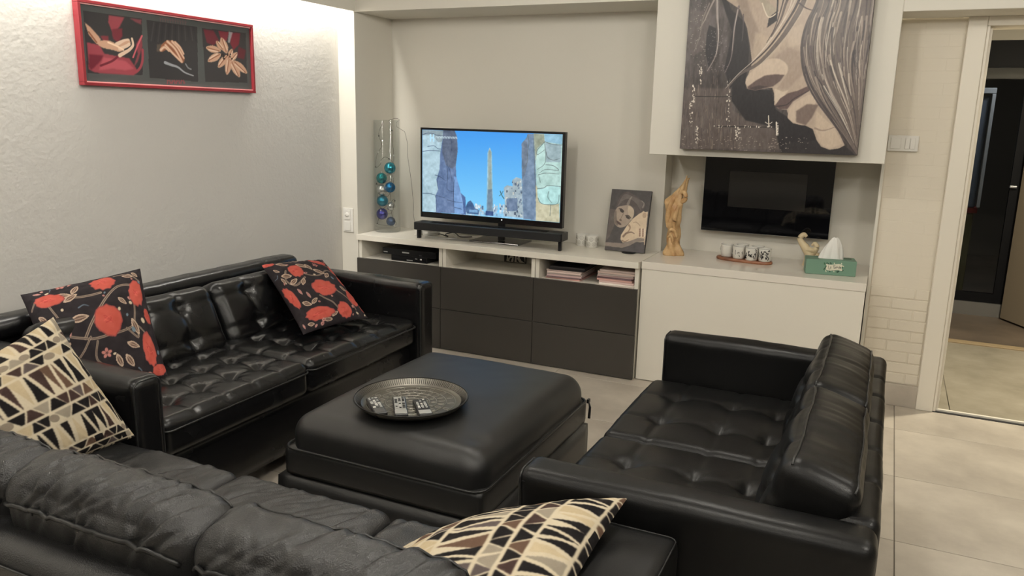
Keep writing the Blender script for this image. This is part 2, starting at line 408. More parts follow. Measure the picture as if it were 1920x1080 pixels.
# door casing with its inner stop, sill track
cs = st(box('door_1', 3.185, 3.262, .262, .30, 0, 1.8734, m_trim, bev=.004))
box('door_jamb', 3.2625, 3.275, .270, .46, .004, 1.832, m_trim, cs, bev=.002)
box('door_stop', 3.2755, 3.288, .295, .335, .004, 1.824, m_trim, cs, bev=.002)
box('door_head', 3.2625, XR_ROOM, .268, .46, 1.8325, 1.8734, m_trim, cs, bev=.002)
box('strike_plate', 3.274, 3.2768, .282, .292, .88, .93, m_metal, cs)
box('sill_track', 3.2625, 4.75, .268, .288, -.003, .0025, m_blackm, cs)
box('sill_rail', 3.2625, 4.75, .289, .305, -.003, .012, m_trim, cs, bev=.002)
st(box('wall_right', XR_ROOM, XR_ROOM+.1, YBACK, .5, 0, ZCEIL, m_rear))
st(box('wall_rear', XL-.1, XR_ROOM+.1, YBACK-.1, YBACK, 0, ZCEIL, m_rear))
st(box('ceiling', .0, XR_ROOM+.1, YBACK, .62, ZCEIL, ZCEIL+.1, m_ceil))
st(box('wall_door_side', 4.75, XR_ROOM, .262, .46, 0, 1.8734, m_wall))
# the cove: a valance board hides the LED strip washing down the plaster wall
st(box('trim_3', -.004, .012, YBACK, YF, 1.963, ZCEIL, m_wall, bev=.001))
st(box('ceiling_cove', XL-.1, .0, YBACK, YF+.1, ZCEIL, ZCEIL+.1, m_ceil))
# hall beyond the doorway
hf = st(box('floor_hall', 2.95, 5.6, .283, 1.775, -.06, -.004, m_grout))
tiles(3.3432, .306, TX, 1.47, range(-1, 4), range(0, 1), m_hall, hf, (2.95, 5.6), (.306, 1.775))
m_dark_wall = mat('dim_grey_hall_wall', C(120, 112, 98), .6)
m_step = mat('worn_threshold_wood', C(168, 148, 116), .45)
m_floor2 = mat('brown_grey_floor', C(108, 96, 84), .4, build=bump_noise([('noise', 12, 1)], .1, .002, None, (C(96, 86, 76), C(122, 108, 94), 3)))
st(box('trim_4', 2.95, 5.6, 1.785, 1.86, -.02, .006, m_step, bev=.003))
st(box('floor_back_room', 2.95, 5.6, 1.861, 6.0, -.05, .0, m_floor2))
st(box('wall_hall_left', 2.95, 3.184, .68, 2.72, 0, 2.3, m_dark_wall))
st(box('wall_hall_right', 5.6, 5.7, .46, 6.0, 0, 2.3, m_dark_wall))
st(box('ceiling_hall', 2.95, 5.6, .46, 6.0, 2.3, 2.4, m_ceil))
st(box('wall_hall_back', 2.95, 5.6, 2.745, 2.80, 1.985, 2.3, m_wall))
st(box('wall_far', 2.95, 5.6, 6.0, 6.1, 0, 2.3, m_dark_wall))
# black framed glass door standing in the far opening
m_glass = mat('dark_tinted_glass', (.40, .42, .44, 1), .02, trans=1, ior=1.2)
m_blk = mat('black_door_frame', (.004, .004, .005, 1), .5, spec=.2)
m_sill = mat('grey_sill', C(110, 108, 104), .4)
d = st(box('door_2', 3.20, 3.30, 2.752, 2.79, .1, 1.985, m_blk))
box('frame_rail', 3.30, 4.9, 2.752, 2.79, 1.80, 1.985, m_blk, d)
box('frame_rail', 3.30, 4.9, 2.752, 2.79, .10, .17, m_blk, d)
box('frame_stile', 3.74, 3.86, 2.752, 2.79, .17, 1.80, m_blk, d)
box('frame_stile', 4.80, 4.9, 2.752, 2.79, .17, 1.80, m_blk, d)
box('glass_pane', 3.30, 3.74, 2.768, 2.774, .17, 1.80, m_glass, d)
box('glass_pane', 3.86, 4.80, 2.768, 2.774, .17, 1.80, m_glass, d)
box('handle', 3.735, 3.78, 2.72, 2.755, .96, .975, m_metal, d, bev=.002)
box('sill', 3.184, 4.9, 2.73, 2.80, 0, .099, m_sill, d)
# white framed fridge-like cabinet seen through the glass
t = thing('glazed_cabinet', 'tall white framed cabinet with blue grey panel behind the dark glass door', 'cabinet', (3.42, 3.6, 0))
m_bg = mat('blue_grey_panel', C(120, 128, 140), .3)
box('body', 3.22, 3.60, 3.45, 3.9, .74, 1.62, m_bg, t, bev=.01)
box('frame', 3.606, 3.632, 3.42, 3.449, .745, 1.64, m_white, t, bev=.004)
box('top_rail', 3.22, 3.632, 3.42, 3.449, 1.641, 1.685, m_white, t, bev=.004)
box('base', 3.24, 3.60, 3.47, 3.88, 0, .69, mat('olive_cabinet_base', C(110, 104, 60), .5), t, bev=.005)
box('stripe', 3.22, 3.62, 3.44, 3.9, .695, .735, mat('red_stripe', C(150, 60, 50), .4), t)
# inner door leaf standing open in the hall
t = thing('door_leaf', 'grey brown door leaf standing open at the right of the hallway', 'door', (3.95, 2.5, 0))
M_ = Matrix.Translation(Vector((3.83, 2.70, 0))) @ Matrix.Rotation(math.radians(-62), 4, 'Z')
m_leaf = mat('grey_door_paint', C(146, 134, 116), .45)
box('panel', 0, .85, -.04, 0, .012, 1.96, m_leaf, t, bev=.003, M_=M_)
box('handle', .77, .80, -.09, -.041, .93, .96, m_metal, t, bev=.003, M_=M_)
# wall switches and socket
def plate(name, label, x0, x1, z0, z1, y, cells, hole=False):
    t = thing(name, label, 'switch', ((x0+x1)/2, y, z0))
    box('plate', x0, x1, y-.008, y, z0, z1, m_white, t, bev=.002)
    for (a, b, c, d_) in cells: box('rocker', a, b, y-.013, y-.0085, c, d_, m_white, t, bev=.0015)
    return t
plate('double_switch', 'white double rocker switch on the painted brick wall beside the doorway', 2.915, 3.047, 1.266, 1.340, .2872,
      [(2.927, 2.972, 1.277, 1.329), (2.990, 3.010, 1.277, 1.329), (3.0125, 3.033, 1.277, 1.329)])
t = plate('light_switch', 'white vertical switch and socket plate on the pier left of the television niche', -.105, -.030, .658, .806, YF,
      [(-.092, -.048, .668, .722), (-.092, -.048, .736, .795)])
lathe('socket_dial', [(0, -.004), (.014, -.004), (.014, .002), (.006, .003), (0, .003)], (0, 0, 0), m_white, t, n=20).matrix_local  # shaped below
o = [c for c in COL.objects if c.name.startswith('socket_dial')][-1]
o.data.transform(Matrix.Translation(Vector((-.070, YF-.0135, .766))) @ Matrix.Rotation(math.radians(90), 4, 'X'))
# small round fitting on the beam
o = lathe('ceiling_sensor', [(0, -.012), (.018, -.012), (.022, -.006), (.022, 0), (0, 0)], (0, 0, 0), m_metal, n=24)
o.data.transform(Matrix.Rotation(math.radians(-90), 4, 'X')); o.location = (1.118, YF-.0005, 2.012)
tag(o, 'small round grey fitting on the beam above the television', 'sensor')
# globe fixtures added round the unseen bulbs, above the frame
m_lamp = mat('added_globe_glow', (1, .97, .9, 1), .5, emit=(1, .93, .8, 1), es=8)
for i, (x, y) in enumerate(SPOTS):
    t = thing('added_globe_lamp', 'small opal globe lamp mounted on the living room ceiling', 'lamp', (x, y, ZL-.04), 'opal ceiling globe lamps')
    lathe('rose', [(0, -.025), (.03, -.024), (.045, -.002), (0, -.001)], (x, y, ZCEIL), m_white, t)
    tube('stem', [(x, y, ZL+.041), (x, y, ZCEIL-.026)], .008, m_white, t)
    bm = bmesh.new(); bmesh.ops.create_uvsphere(bm, u_segments=16, v_segments=12, radius=.04)
    for v in bm.verts: v.co += Vector((x, y, ZL))
    from_bm('globe', bm, m_lamp, t, True)

# ================================================================== the television bench: three cabinets under one top
for i in range(3):
    x0, x1 = i*.6, (i+1)*.6
    nm = ['left cabinet under the television top holding the black disc player', 'middle cabinet under the television top with a nearly empty niche', 'right cabinet under the television top holding two magazine piles'][i]
    t = thing('tv_bench_cabinet', 'white and dark grey ' + nm, 'cabinet', ((x0+x1)/2, .2, 0), 'television bench cabinets')
    box('side_panel', x0+.002, x0+.024, .022, .412, .0, .6165, m_cab, t, bev=.001)
    box('side_panel', x1-.024, x1-.002, .022, .412, .0, .6165, m_cab, t, bev=.001)
    box('shelf', x0+.0245, x1-.0245, .024, .405, .484, .5, m_cabin, t)
    box('back_panel', x0+.0245, x1-.0245, .4055, .411, .01, .6165, m_cabin, t)
    box('bottom_panel', x0+.0245, x1-.0245, .024, .405, .0, .016, m_cabin, t)
    box('drawer_front', x0+.0015, x1-.0015, 0, .019, .2525, .504, m_grey, t, bev=.0012)
    box('drawer_front', x0+.0015, x1-.0015, 0, .019, .0035, .2495, m_grey, t, bev=.0012)
tag(box('bench_top', .0015, 1.8, -.004, .414, .617, .6505, m_cab, bev=.0015, base=(.9, .2, .617)), 'long white top board of the television bench', 'worktop')
# white side cabinet with gloss top
t = thing('side_cabinet', 'plain white cabinet under the glossy counter right of the bench', 'cabinet', (2.3, .3, 0))
box('front_panel', 1.809, 2.897, .035, .054, .004, .612, m_cab, t, bev=.001)
box('body', 1.812, 2.895, .055, .56, .0, .612, m_cab, t)
tag(box('counter_top', 1.8065, 2.899, .0308, .566, .6125, .6531, m_gloss, bev=.0025, base=(2.35, .3, .6125)), 'high gloss white counter top in the recess under the fireplace', 'worktop')

# ================================================================== sofas
def sstep(x): x = np.clip(x, 0, 1); return x*x*(3-2*x)
def crown(P, U, axis, amt, a1, a2, sgn=1):
    m = (U[:, axis]*sgn > .3)*(1-U[:, a1]**2)*(1-U[:, a2]**2); P[:, axis] += sgn*amt*m
def quilt(P, Nn, ax, a1, a2, b1, b2, depth, H, seam=.0045, wd=.012, sgn=1, crease=.0022):
    """buttons at grid b1 x b2 (metres from the middle) on the face looking along axis ax"""
    face = np.clip(Nn[:, ax]*sgn*1.6-.3, 0, 1)
    p, q = P[:, a1], P[:, a2]; d = np.zeros(len(P))
    for c in b1: d += seam*np.exp(-((p-c)/wd)**2)
    for c in b2: d += seam*np.exp(-((q-c)/wd)**2)
    for c in b1:
        for e in b2:
            rr_ = np.hypot(p-c, q-e); d += depth*np.exp(-(rr_/.030)**2)+depth*.5*np.exp(-(rr_/.075)**2)
            th = np.arctan2(q-e, p-c); d += crease*np.exp(-((rr_-.03)/.028)**2)*(.5+.5*np.cos(th*6+c*50+e*90))**2
    P[:, ax] -= sgn*d*face
    return P
def wr(P, Nn, amp, sc, seed, o=3):
    P += Nn*(fbm(P*np.array(sc)+seed, o)*amp)[:, None]; return P
def piping_loop(name, x0, x1, y0, y1, z, rad, r, m, parent, M_=None, axis='z', n=6):
    """a cord round a rounded rectangle"""
    pts = []
    for cx, cy, a0 in ((x1-r, y1-r, 0), (x0+r, y1-r, 90), (x0+r, y0+r, 180), (x1-r, y0+r, 270)):
        for k in range(5):
            a = math.radians(a0+k*22.5); p = (cx+r*math.cos(a), cy+r*math.sin(a))
            pts.append({'z': (p[0], p[1], z), 'y': (p[0], z, p[1]), 'x': (z, p[0], p[1])}[axis])
    if M_ is not None: pts = [M_ @ Vector(p) for p in pts]
    return tube(name, pts, rad, m, parent, n=n, closed=True)
from mathutils.bvhtree import BVHTree
def hug(name, o, pts, rad, m, parent, lift=.35):
    me = o.data; bv = BVHTree.FromPolygons([v.co for v in me.vertices], [p.vertices for p in me.polygons]); out = []
    for p in pts:
        h = bv.find_nearest(Vector(p)); out.append(h[0]+h[1]*rad*lift)
    return tube(name, out, rad, m, parent, n=6)
def folds(x, s, n, seed, w=.007, A=.006, s0r=(-.1, .1), Lr=(.03, .08), H0=.24, mr=.9):
    rg = random.Random(seed); d = np.zeros(len(x))
    for i in range(n):
        x0 = rg.uniform(-H0, H0); s0 = rg.uniform(*s0r); L_ = rg.uniform(*Lr); m_ = rg.uniform(.15, mr); c_ = rg.uniform(-4, 4); k = rg.uniform(.5, 1.2)
        ds = s-s0; xf = x0+m_*ds+c_*ds*ds; win = np.exp(-(ds/L_)**2); u_ = (x-xf)/(w*rg.uniform(.8, 1.6))
        d += win*k*A*(-np.exp(-u_**2)+.75*np.exp(-(u_-2.1)**2))
    return d
def block_legs(parent, pts, m=None):
    for (x, y) in pts: box('leg', x-.025, x+.025, y-.025, y+.025, 0, .075, m or m_metal, parent, bev=.003)

# ---- sofa along the plaster wall
t = thing('leather_sofa', 'black tufted leather sofa along the plaster wall with two red flowered cushions', 'sofa', (.5, -1.6, 0), 'black tufted leather sofas')
LZ = .602
def arm(parent, x0, x1, y0, y1, z0, z1, m, seed, front=0):
    def dsp(P, U, Nn, H):
        crown(P, U, 2, .004, 0, 1); P = wr(P, Nn, .004, (7, 7, 7), seed); return P
    a = soft_box('armrest', x0, x1, y0, y1, z0, z1, .028, .012, m, parent, dsp)
    return a
soft_box('base', .09, .93, -2.44, -.79, .075, .298, .015, .04, m_leather, t)
def back_dsp(P, U, Nn, H): return wr(P, Nn, .004, (6, 6, 6), 3)
soft_box('back_frame', .075, .20, -2.46, -.765, .08, .61, .03, .02, m_leather, t, back_dsp)
soft_box('back_roll', .10, .225, -2.41, -.79, .58, .665, .042, .014, m_leather, t, lambda P, U, Nn, H: wr(P, Nn, .006, (9, 9, 9), 5))
for k, (y0, y1) in enumerate(((-2.470, -2.362), (-.868, -.752))):
    a = arm(t, .11, 1.0, y0, y1, .08, LZ, m_leather, 11+k)
    piping_loop('piping', y0+.006, y1-.006, .09, LZ-.006, .992, .0028, .024, m_piping, a, axis='x')
for k, (y0, y1) in enumerate(((-2.358, -1.652), (-1.648, -.872))):
    Ly = y1-y0
    def dsp(P, U, Nn, H, k=k, Ly=Ly):
        crown(P, U, 2, .016, 0, 1); n = 4 if Ly < .75 else 4
        b2 = [-Ly/2+Ly*(i+1)/(n+1) for i in range(n)]
        P = quilt(P, Nn, 2, 0, 1, [-.14, .0, .135], b2, .014, H)
        P[:, 0] += .012*(U[:, 0] > .2)*(1-U[:, 1]**2)*(1-U[:, 2]**2)
        return wr(P, Nn, .004, (5, 5, 5), 21+k, 2)
    c_ = soft_box('seat_cushion', .44, .975, y0, y1, .30, .436, .034, .0085, m_leather, t, dsp)
    piping_loop('piping', .455, .984, y0+.004, y1-.004, .398, .0035, .03, m_piping, c_)
for k, (y0, y1) in enumerate(((-2.356, -1.585), (-1.58, -.874))):
    Ly = y1-y0; M_ = rot_about('Y', math.radians(-24), (.50, 0, .44))
    def dsp(P, U, Nn, H, k=k, Ly=Ly):
        crown(P, U, 0, .025, 1, 2); n = 2
        b1 = [-Ly/2+Ly*(i+1)/4 for i in range(3)]
        P = quilt(P, Nn, 0, 1, 2, b1, [-.065, .075], .018, H)
        return wr(P, Nn, .005, (5, 5, 5), 31+k, 2)
    soft_box('back_cushion', .375, .515, y0, y1, .40, .70, .05, .0095, m_leather, t, dsp, M_)
block_legs(t, [(.15, -2.36), (.15, -.86), (.86, -2.36), (.86, -.86)])

# ---- loveseat facing it from the right
t = thing('leather_sofa', 'black tufted leather loveseat at the right with thick back cushions and no pillow', 'sofa', (2.6, -1.75, 0), 'black tufted leather sofas')
soft_box('base', 2.29, 2.93, -2.43, -1.07, .075, .30, .015, .04, m_leather3, t)
def chan(P, U, Nn, H):
    y = P[:, 1]
    for c in [-1.352, -1.551, -1.781, -1.99, -2.19]:
        P -= Nn*(.007*np.exp(-((y-(c+1.75))/.008)**2))[:, None]
        
    return wr(P, Nn, .004, (8, 8, 8), 41)
soft_box('back_frame', 2.878, 3.0, -2.352, -1.045, .08, .602, .026, .0105, m_leather3, t, chan)
for k, (y0, y1) in enumerate(((-1.155, -1.042), (-2.464, -2.353))):
    a = arm(t, 2.235, 2.875 if k == 0 else 2.995, y0, y1, .08, LZ, m_leather3, 51+k)
    piping_loop('piping', y0+.006, y1-.006, .09, LZ-.006, 2.243, .0026, .024, m_piping, a, axis='x')
    yy = y0+.004 if k else y1-.004
    tube('seam', [(2.25, y0+.003, LZ-.028), (2.86, y0+.003, LZ-.028)], .0016, m_stitch, a, n=5)
for k, (y0, y1) in enumerate(((-1.76, -1.158), (-2.35, -1.764))):
    Ly = y1-y0
    def dsp(P, U, Nn, H, k=k, Ly=Ly):
        crown(P, U, 2, .016, 0, 1)
        P = quilt(P, Nn, 2, 0, 1, [-.135, .055, .2], [-Ly*.19, Ly*.19], .017, H)
        P[:, 0] -= .012*(U[:, 0] < -.2)*(1-U[:, 1]**2)*(1-U[:, 2]**2)
        return wr(P, Nn, .005, (5, 5, 5), 61+k, 2)
    c_ = soft_box('seat_cushion', 2.208, 2.76, y0, y1, .285, .432, .030, .0085, m_leather3, t, dsp)
    piping_loop('piping', 2.203, 2.75, y0+.004, y1-.004, .385, .003, .035, m_piping, c_)
for k, (y0, y1) in enumerate(((-1.775, -1.16), (-2.348, -1.768))):
    Ly = y1-y0; M_ = rot_about('Y', math.radians(17), (2.80, 0, .42))
    def dsp(P, U, Nn, H, k=k, Ly=Ly):
        crown(P, U, 0, .022, 1, 2, -1); crown(P, U, 2, .014, 0, 1); crown(P, U, 0, .012, 1, 2, 1)
        P = quilt(P, Nn, 0, 1, 2, [-Ly*.22, Ly*.2], [-.06, .05], .022, H, sgn=-1, crease=.006)
        top = np.clip(Nn[:, 2], 0, 1); P[:, 2] += top*.005*fbm(np.c_[P[:, 0]*6, P[:, 1]*45, P[:, 2]*4]+k*3, 2)
        return wr(P, Nn, .007, (6, 8, 6), 71+k)
    c_ = soft_box('back_cushion', 2.722, 2.892, y0, y1, .40, .690, .036, .009, m_leather3, t, dsp, M_)
    for xx in (2.736, 2.874):
        hug('piping', c_, [M_ @ Vector((xx-.006*math.sin(math.pi*i/30)*(1 if xx < 2.8 else -1), y0+.012+(Ly-.024)*i/30, .712-.02*(abs(i-15)/15)**6-.01)) for i in range(31)], .0032, m_piping, c_)
block_legs(t, [(2.35, -2.36), (2.35, -1.12), (2.88, -2.30), (2.88, -1.12)])

# ---- large soft leather sofa in the foreground, seen from behind
t = thing('leather_sofa', 'large black wrinkled leather sofa in the foreground seen from behind', 'sofa', (1.66, -2.85, 0))
soft_box('base', .73, 2.59, -3.12, -2.53, .07, .30, .02, .05, m_leather2, t)
soft_box('back_frame', .72, 2.60, -3.192, -3.055, .08, .585, .04, .018, m_leather2, t,
         lambda P, U, Nn, H: wr(P-Nn*(.006*sum(np.exp(-((P[:, 0]-c)/.006)**2) for c in (-.24, .16, .62)))[:, None], Nn, .006, (5, 8, 8), 81))
tube('seam', [(.74+i*.1, -3.1935, .548) for i in range(19)], .003, m_piping, t, n=6)
for k, (x0, x1) in enumerate(((.705, .905), (2.412, 2.625))):
    def dsp(P, U, Nn, H, k=k):
        crown(P, U, 2, .006, 0, 1); return wr(P, Nn, .008, (6, 6, 6), 91+k)
    a = soft_box('armrest', x0, x1, -3.17, -2.49, .08, .548, .02, .014, m_leather3 if k else m_leather2, t, dsp)  # right arm gets the darker leather, standing in for weaker light there
    piping_loop('piping', x0+.004, x1-.004, -3.16, -2.493, .541, .002, .02, m_piping, a)
SX = (.91, 1.415, 1.915, 2.408)
for k in range(3):
    x0, x1 = SX[k]+.002, SX[k+1]-.003
    def dsp(P, U, Nn, H, k=k):
        crown(P, U, 2, .012, 0, 1)
        top = np.clip(Nn[:, 2], 0, 1)
        ridg = 1-np.abs(fbm(np.c_[(P[:, 0]-.35*P[:, 1])*13, (P[:, 1]+.4*P[:, 0])*4.5, P[:, 2]]+k*5.1, 3))*3
        P[:, 2] += top*.005*np.clip(ridg, 0, 1)**1.6*(1-U[:, 0]**8)*(1 if k else .4)
        P[:, 2] += top*folds(P[:, 0], P[:, 1], 20 if k else 7, 500+k, .007, .005, (-.15, .27), (.05, .14), .22)*(1-U[:, 0]**8)
        return wr(P, Nn, .008, (6, 6, 6), 101+k)
    c_ = soft_box('seat_cushion', x0, x1, -3.02, -2.478, .28, .422, .03, .007, m_leather2, t, dsp)
    piping_loop('piping', x0+.003, x1-.003, -3.0, -2.480, .398, .0032, .03, m_piping, c_)
for k in range(3):
    x0, x1 = SX[k]-.012+.022*(k == 0), SX[k+1]+.006; M_ = rot_about('X', math.radians(13), (0, -3.0, .42))
    def dsp(P, U, Nn, H, k=k):
        crown(P, U, 1, .016, 0, 2, -1); crown(P, U, 2, .012, 0, 1)
        xl = P[:, 0]; zt_ = np.clip((P[:, 2]/H[2]+.1), 0, 1)
        rid = 1-np.abs(fbm(np.c_[xl*17+P[:, 1]*14, P[:, 1]*4-xl*2, P[:, 2]*4]+k*4.4, 3))*3.0
        P += Nn*(.004*np.clip(rid, 0, 1)**1.8*zt_*(1-.6*U[:, 0]**4))[:, None]
        P += Nn*(folds(xl, P[:, 2]+P[:, 1], 34, 600+k, .0065, .0055, (-.02, .26), (.025, .075), .25)*(1-U[:, 0]**8))[:, None]
        return wr(P, Nn, .007, (4, 4, 4), 111+k, 2)
    c_ = soft_box('back_cushion', x0, x1, -3.075, -2.925, .40, .70, .055, .006, m_leather2, t, dsp, M_)
    for yy, zz, rd in ((-3.095, .668, .0048), (-2.935, .70, .0026)):
        hug('piping', c_, [M_ @ Vector((x0+.006+(x1-x0-.012)*i/40, yy, zz-.03*(abs(i-20)/20)**6)) for i in range(41)], rd, m_piping, c_)
    hug('seam', c_, [M_ @ Vector((x0+.13-.03*i/8, -3.12+.012*i, .655+.008*i)) for i in range(3)], .0015, m_stitch, c_)
block_legs(t, [(.8, -3.1), (.8, -2.6), (2.5, -3.1), (2.5, -2.6)])

# ================================================================== ottoman
t = thing('storage_ottoman', 'square black leather ottoman with zipped lid standing between the sofas', 'ottoman', (1.59, -1.64, 0))
soft_box('base', 1.19, 1.965, -2.10, -1.165, .015, .205, .012, .05, m_otto, t)
box('plinth', 1.24, 1.91, -2.05, -1.21, 0, .0145, m_blackm, t)
def odsp(P, U, Nn, H):
    crown(P, U, 2, .022, 0, 1)
    c_ = np.hypot(P[:, 0]-.30, P[:, 1]+.33); P[:, 2] -= .006*np.exp(-(c_/.03)**2)*(Nn[:, 2] > .4)
    return wr(P, Nn, .006, (4, 4, 4), 121)
l = soft_box('lid', 1.225, 1.955, -2.09, -1.185, .212, .415, .075, .0125, m_otto, t, odsp)
# straight lower border of the lid, below the cord
def bdsp(P, U, Nn, H): return wr(P, Nn, .002, (6, 6, 6), 7)
soft_box('lid_border', 1.222, 1.958, -2.093, -1.182, .208, .305, .012, .02, m_otto, t, bdsp)
piping_loop('piping', 1.219, 1.961, -2.096, -1.179, .306, .0045, .045, m_piping, t)
zp = thing('zip_tmp', '', '', (0, 0, 0)); bpy.data.objects.remove(zp)
box('zip_slider', 1.962, 1.972, -1.205, -1.185, .296, .312, m_black, t, bev=.002)
tube('zip_pull', [(1.969, -1.195, .300), (1.975, -1.197, .28), (1.974, -1.199, .235)], [.003, .005, .006], m_black, t, n=8)

# ================================================================== pillows
def pillow(label, corners, thick, art, m, back=.45, sag=.07, group=None, seed=0, n=170):
    TL, TR, BR, BL = [np.array(c_, float) for c_ in corners]
    nx = art.W; ny = art.H
    arc = lambda s_: .62*s_+.38*np.sin(np.pi/2*s_)
    u = arc(np.linspace(-1, 1, nx))[None, :]*np.ones((ny, 1)); v = arc(np.linspace(1, -1, ny))[:, None]*np.ones((1, nx))
    us = u*(1-sag*(1-v**2)*np.abs(u)**3); vs2 = v*(1-sag*(1-u**2)*np.abs(v)**3)
    a, b = (us+1)/2, (vs2+1)/2
    P = (TL*(1-a)[..., None]+TR*a[..., None])*b[..., None]+(BL*(1-a)[..., None]+BR*a[..., None])*(1-b)[..., None]
    nrm = np.cross(TR-BL, TL-BR); nrm /= np.linalg.norm(nrm)
    h = thick*np.clip((1-u**2)*(1-v**2), 0, 1)**.5
    w1 = fbm(np.c_[(u*3).ravel(), (v*3).ravel(), np.full(u.size, seed+.5)], 3).reshape(u.shape)
    ed = np.exp(-((1-np.maximum(abs(u), abs(v)))/.18))
    w2 = fbm(np.c_[(u*9).ravel(), (v*9).ravel(), np.full(u.size, seed+5.5)], 2).reshape(u.shape)
    inr = (1-np.maximum(abs(u), abs(v))**10)
    hf = h*(1+.12*w1)+.018*w2*ed*inr
    Pf = P+nrm*hf[..., None]; Pb = P-nrm*(h*back*(1+.1*w1))[..., None]
    i = np.arange(nx*ny).reshape(ny, nx); Ff = np.stack([i[1:, :-1], i[1:, 1:], i[:-1, 1:], i[:-1, :-1]], -1).reshape(-1, 4)
    # back side on the same lattice thinned by 4, its rim welded by position
    sx = list(range(0, nx, 4)); sy = list(range(0, ny, 4))
    if sx[-1] != nx-1: sx.append(nx-1)
    if sy[-1] != ny-1: sy.append(ny-1)
    Pb2 = Pb[np.ix_(sy, sx)]; k0 = nx*ny; j = k0+np.arange(len(sx)*len(sy)).reshape(len(sy), len(sx))
    Fb = np.stack([j[:-1, :-1], j[:-1, 1:], j[1:, 1:], j[1:, :-1]], -1).reshape(-1, 4)
    V = np.r_[Pf.reshape(-1, 3), Pb2.reshape(-1, 3)]; colr = art.lin()
    cols = np.r_[colr.reshape(-1, 3), colr[np.ix_(sy, sx)].reshape(-1, 3)]
    me = bpy.data.meshes.new('throw_pillow'); me.from_pydata(V.tolist(), [], Ff.tolist()+Fb.tolist()); me.update(); set_col(me, cols)
    base = V.mean(0); base[2] = V[:, 2].min()
    o = link('throw_pillow', me, m, None, True, base=tuple(base)); tag(o, label, 'pillow', group); return o
def wedge_art(W, H, bands, seed, unit):
    """printed wedges: rows parallel to u; bands = list of (height in texels, kind)"""
    rg = random.Random(seed); cream = (206, 193, 168); A = Art(W, H, cream)
    pal = [(22, 19, 20), (22, 19, 20), (26, 22, 22), (22, 19, 20), (62, 46, 42), (88, 78, 76), (22, 19, 20), (150, 140, 124), (190, 172, 140), (96, 74, 60)]
    v = -11
    while v < H:
        hgt, kind = bands.pop(0); bands.append((hgt, kind)); x = rg.uniform(-unit, 0); flip = rg.random() < .5
        while x < W:
            wd = unit*rg.uniform(.8, 1.25)*(1 if kind == 'long' else 1.1); c = rg.choice(pal)
            if kind == 'long':
                if rg.random() < .12: c = (196, 178, 146)
                a, b = (.92, .22) if flip else (.22, .92)
                cx = x+wd/2; q = [(cx-wd*a/2+2, v), (cx+wd*a/2-2, v), (cx+wd*b/2-2, v+hgt), (cx-wd*b/2+2, v+hgt)]
                A.poly(q, c, 2)
                if rg.random() < .8: flip = not flip
                x += wd*.66
            elif kind == 'tri':
                g = rg.random()
                if g < .84:
                    a, b = (.95, .18) if flip else (.18, .95); cx = x+wd/2
                    A.poly([(cx-wd*a/2, v), (cx+wd*a/2, v), (cx+wd*b/2, v+hgt), (cx-wd*b/2, v+hgt)], c, 2)
                elif g < .93: A.poly([(x+wd*.1, v), (x+wd*.9, v+1), (x+wd*.88, v+hgt), (x+wd*.1, v+hgt)], c, 0)
                else: A.dot((x+wd/2, v+hgt/2), wd*.35, hgt*.42, (140, 128, 112), soft=.2)
                flip = not flip; x += wd*.68
        v += hgt+5
    A.noise(.3, .3, 6, 2); return A
BANDS = [(50, 'long'), (18, 'tri'), (17, 'tri'), (52, 'long'), (19, 'tri'), (18, 'tri')]
a1 = wedge_art(300, 300, list(BANDS), 5, 23)
a2 = wedge_art(300, 300, list(BANDS[2:]+BANDS[:2]), 9, 23)
RED = (176, 80, 68)
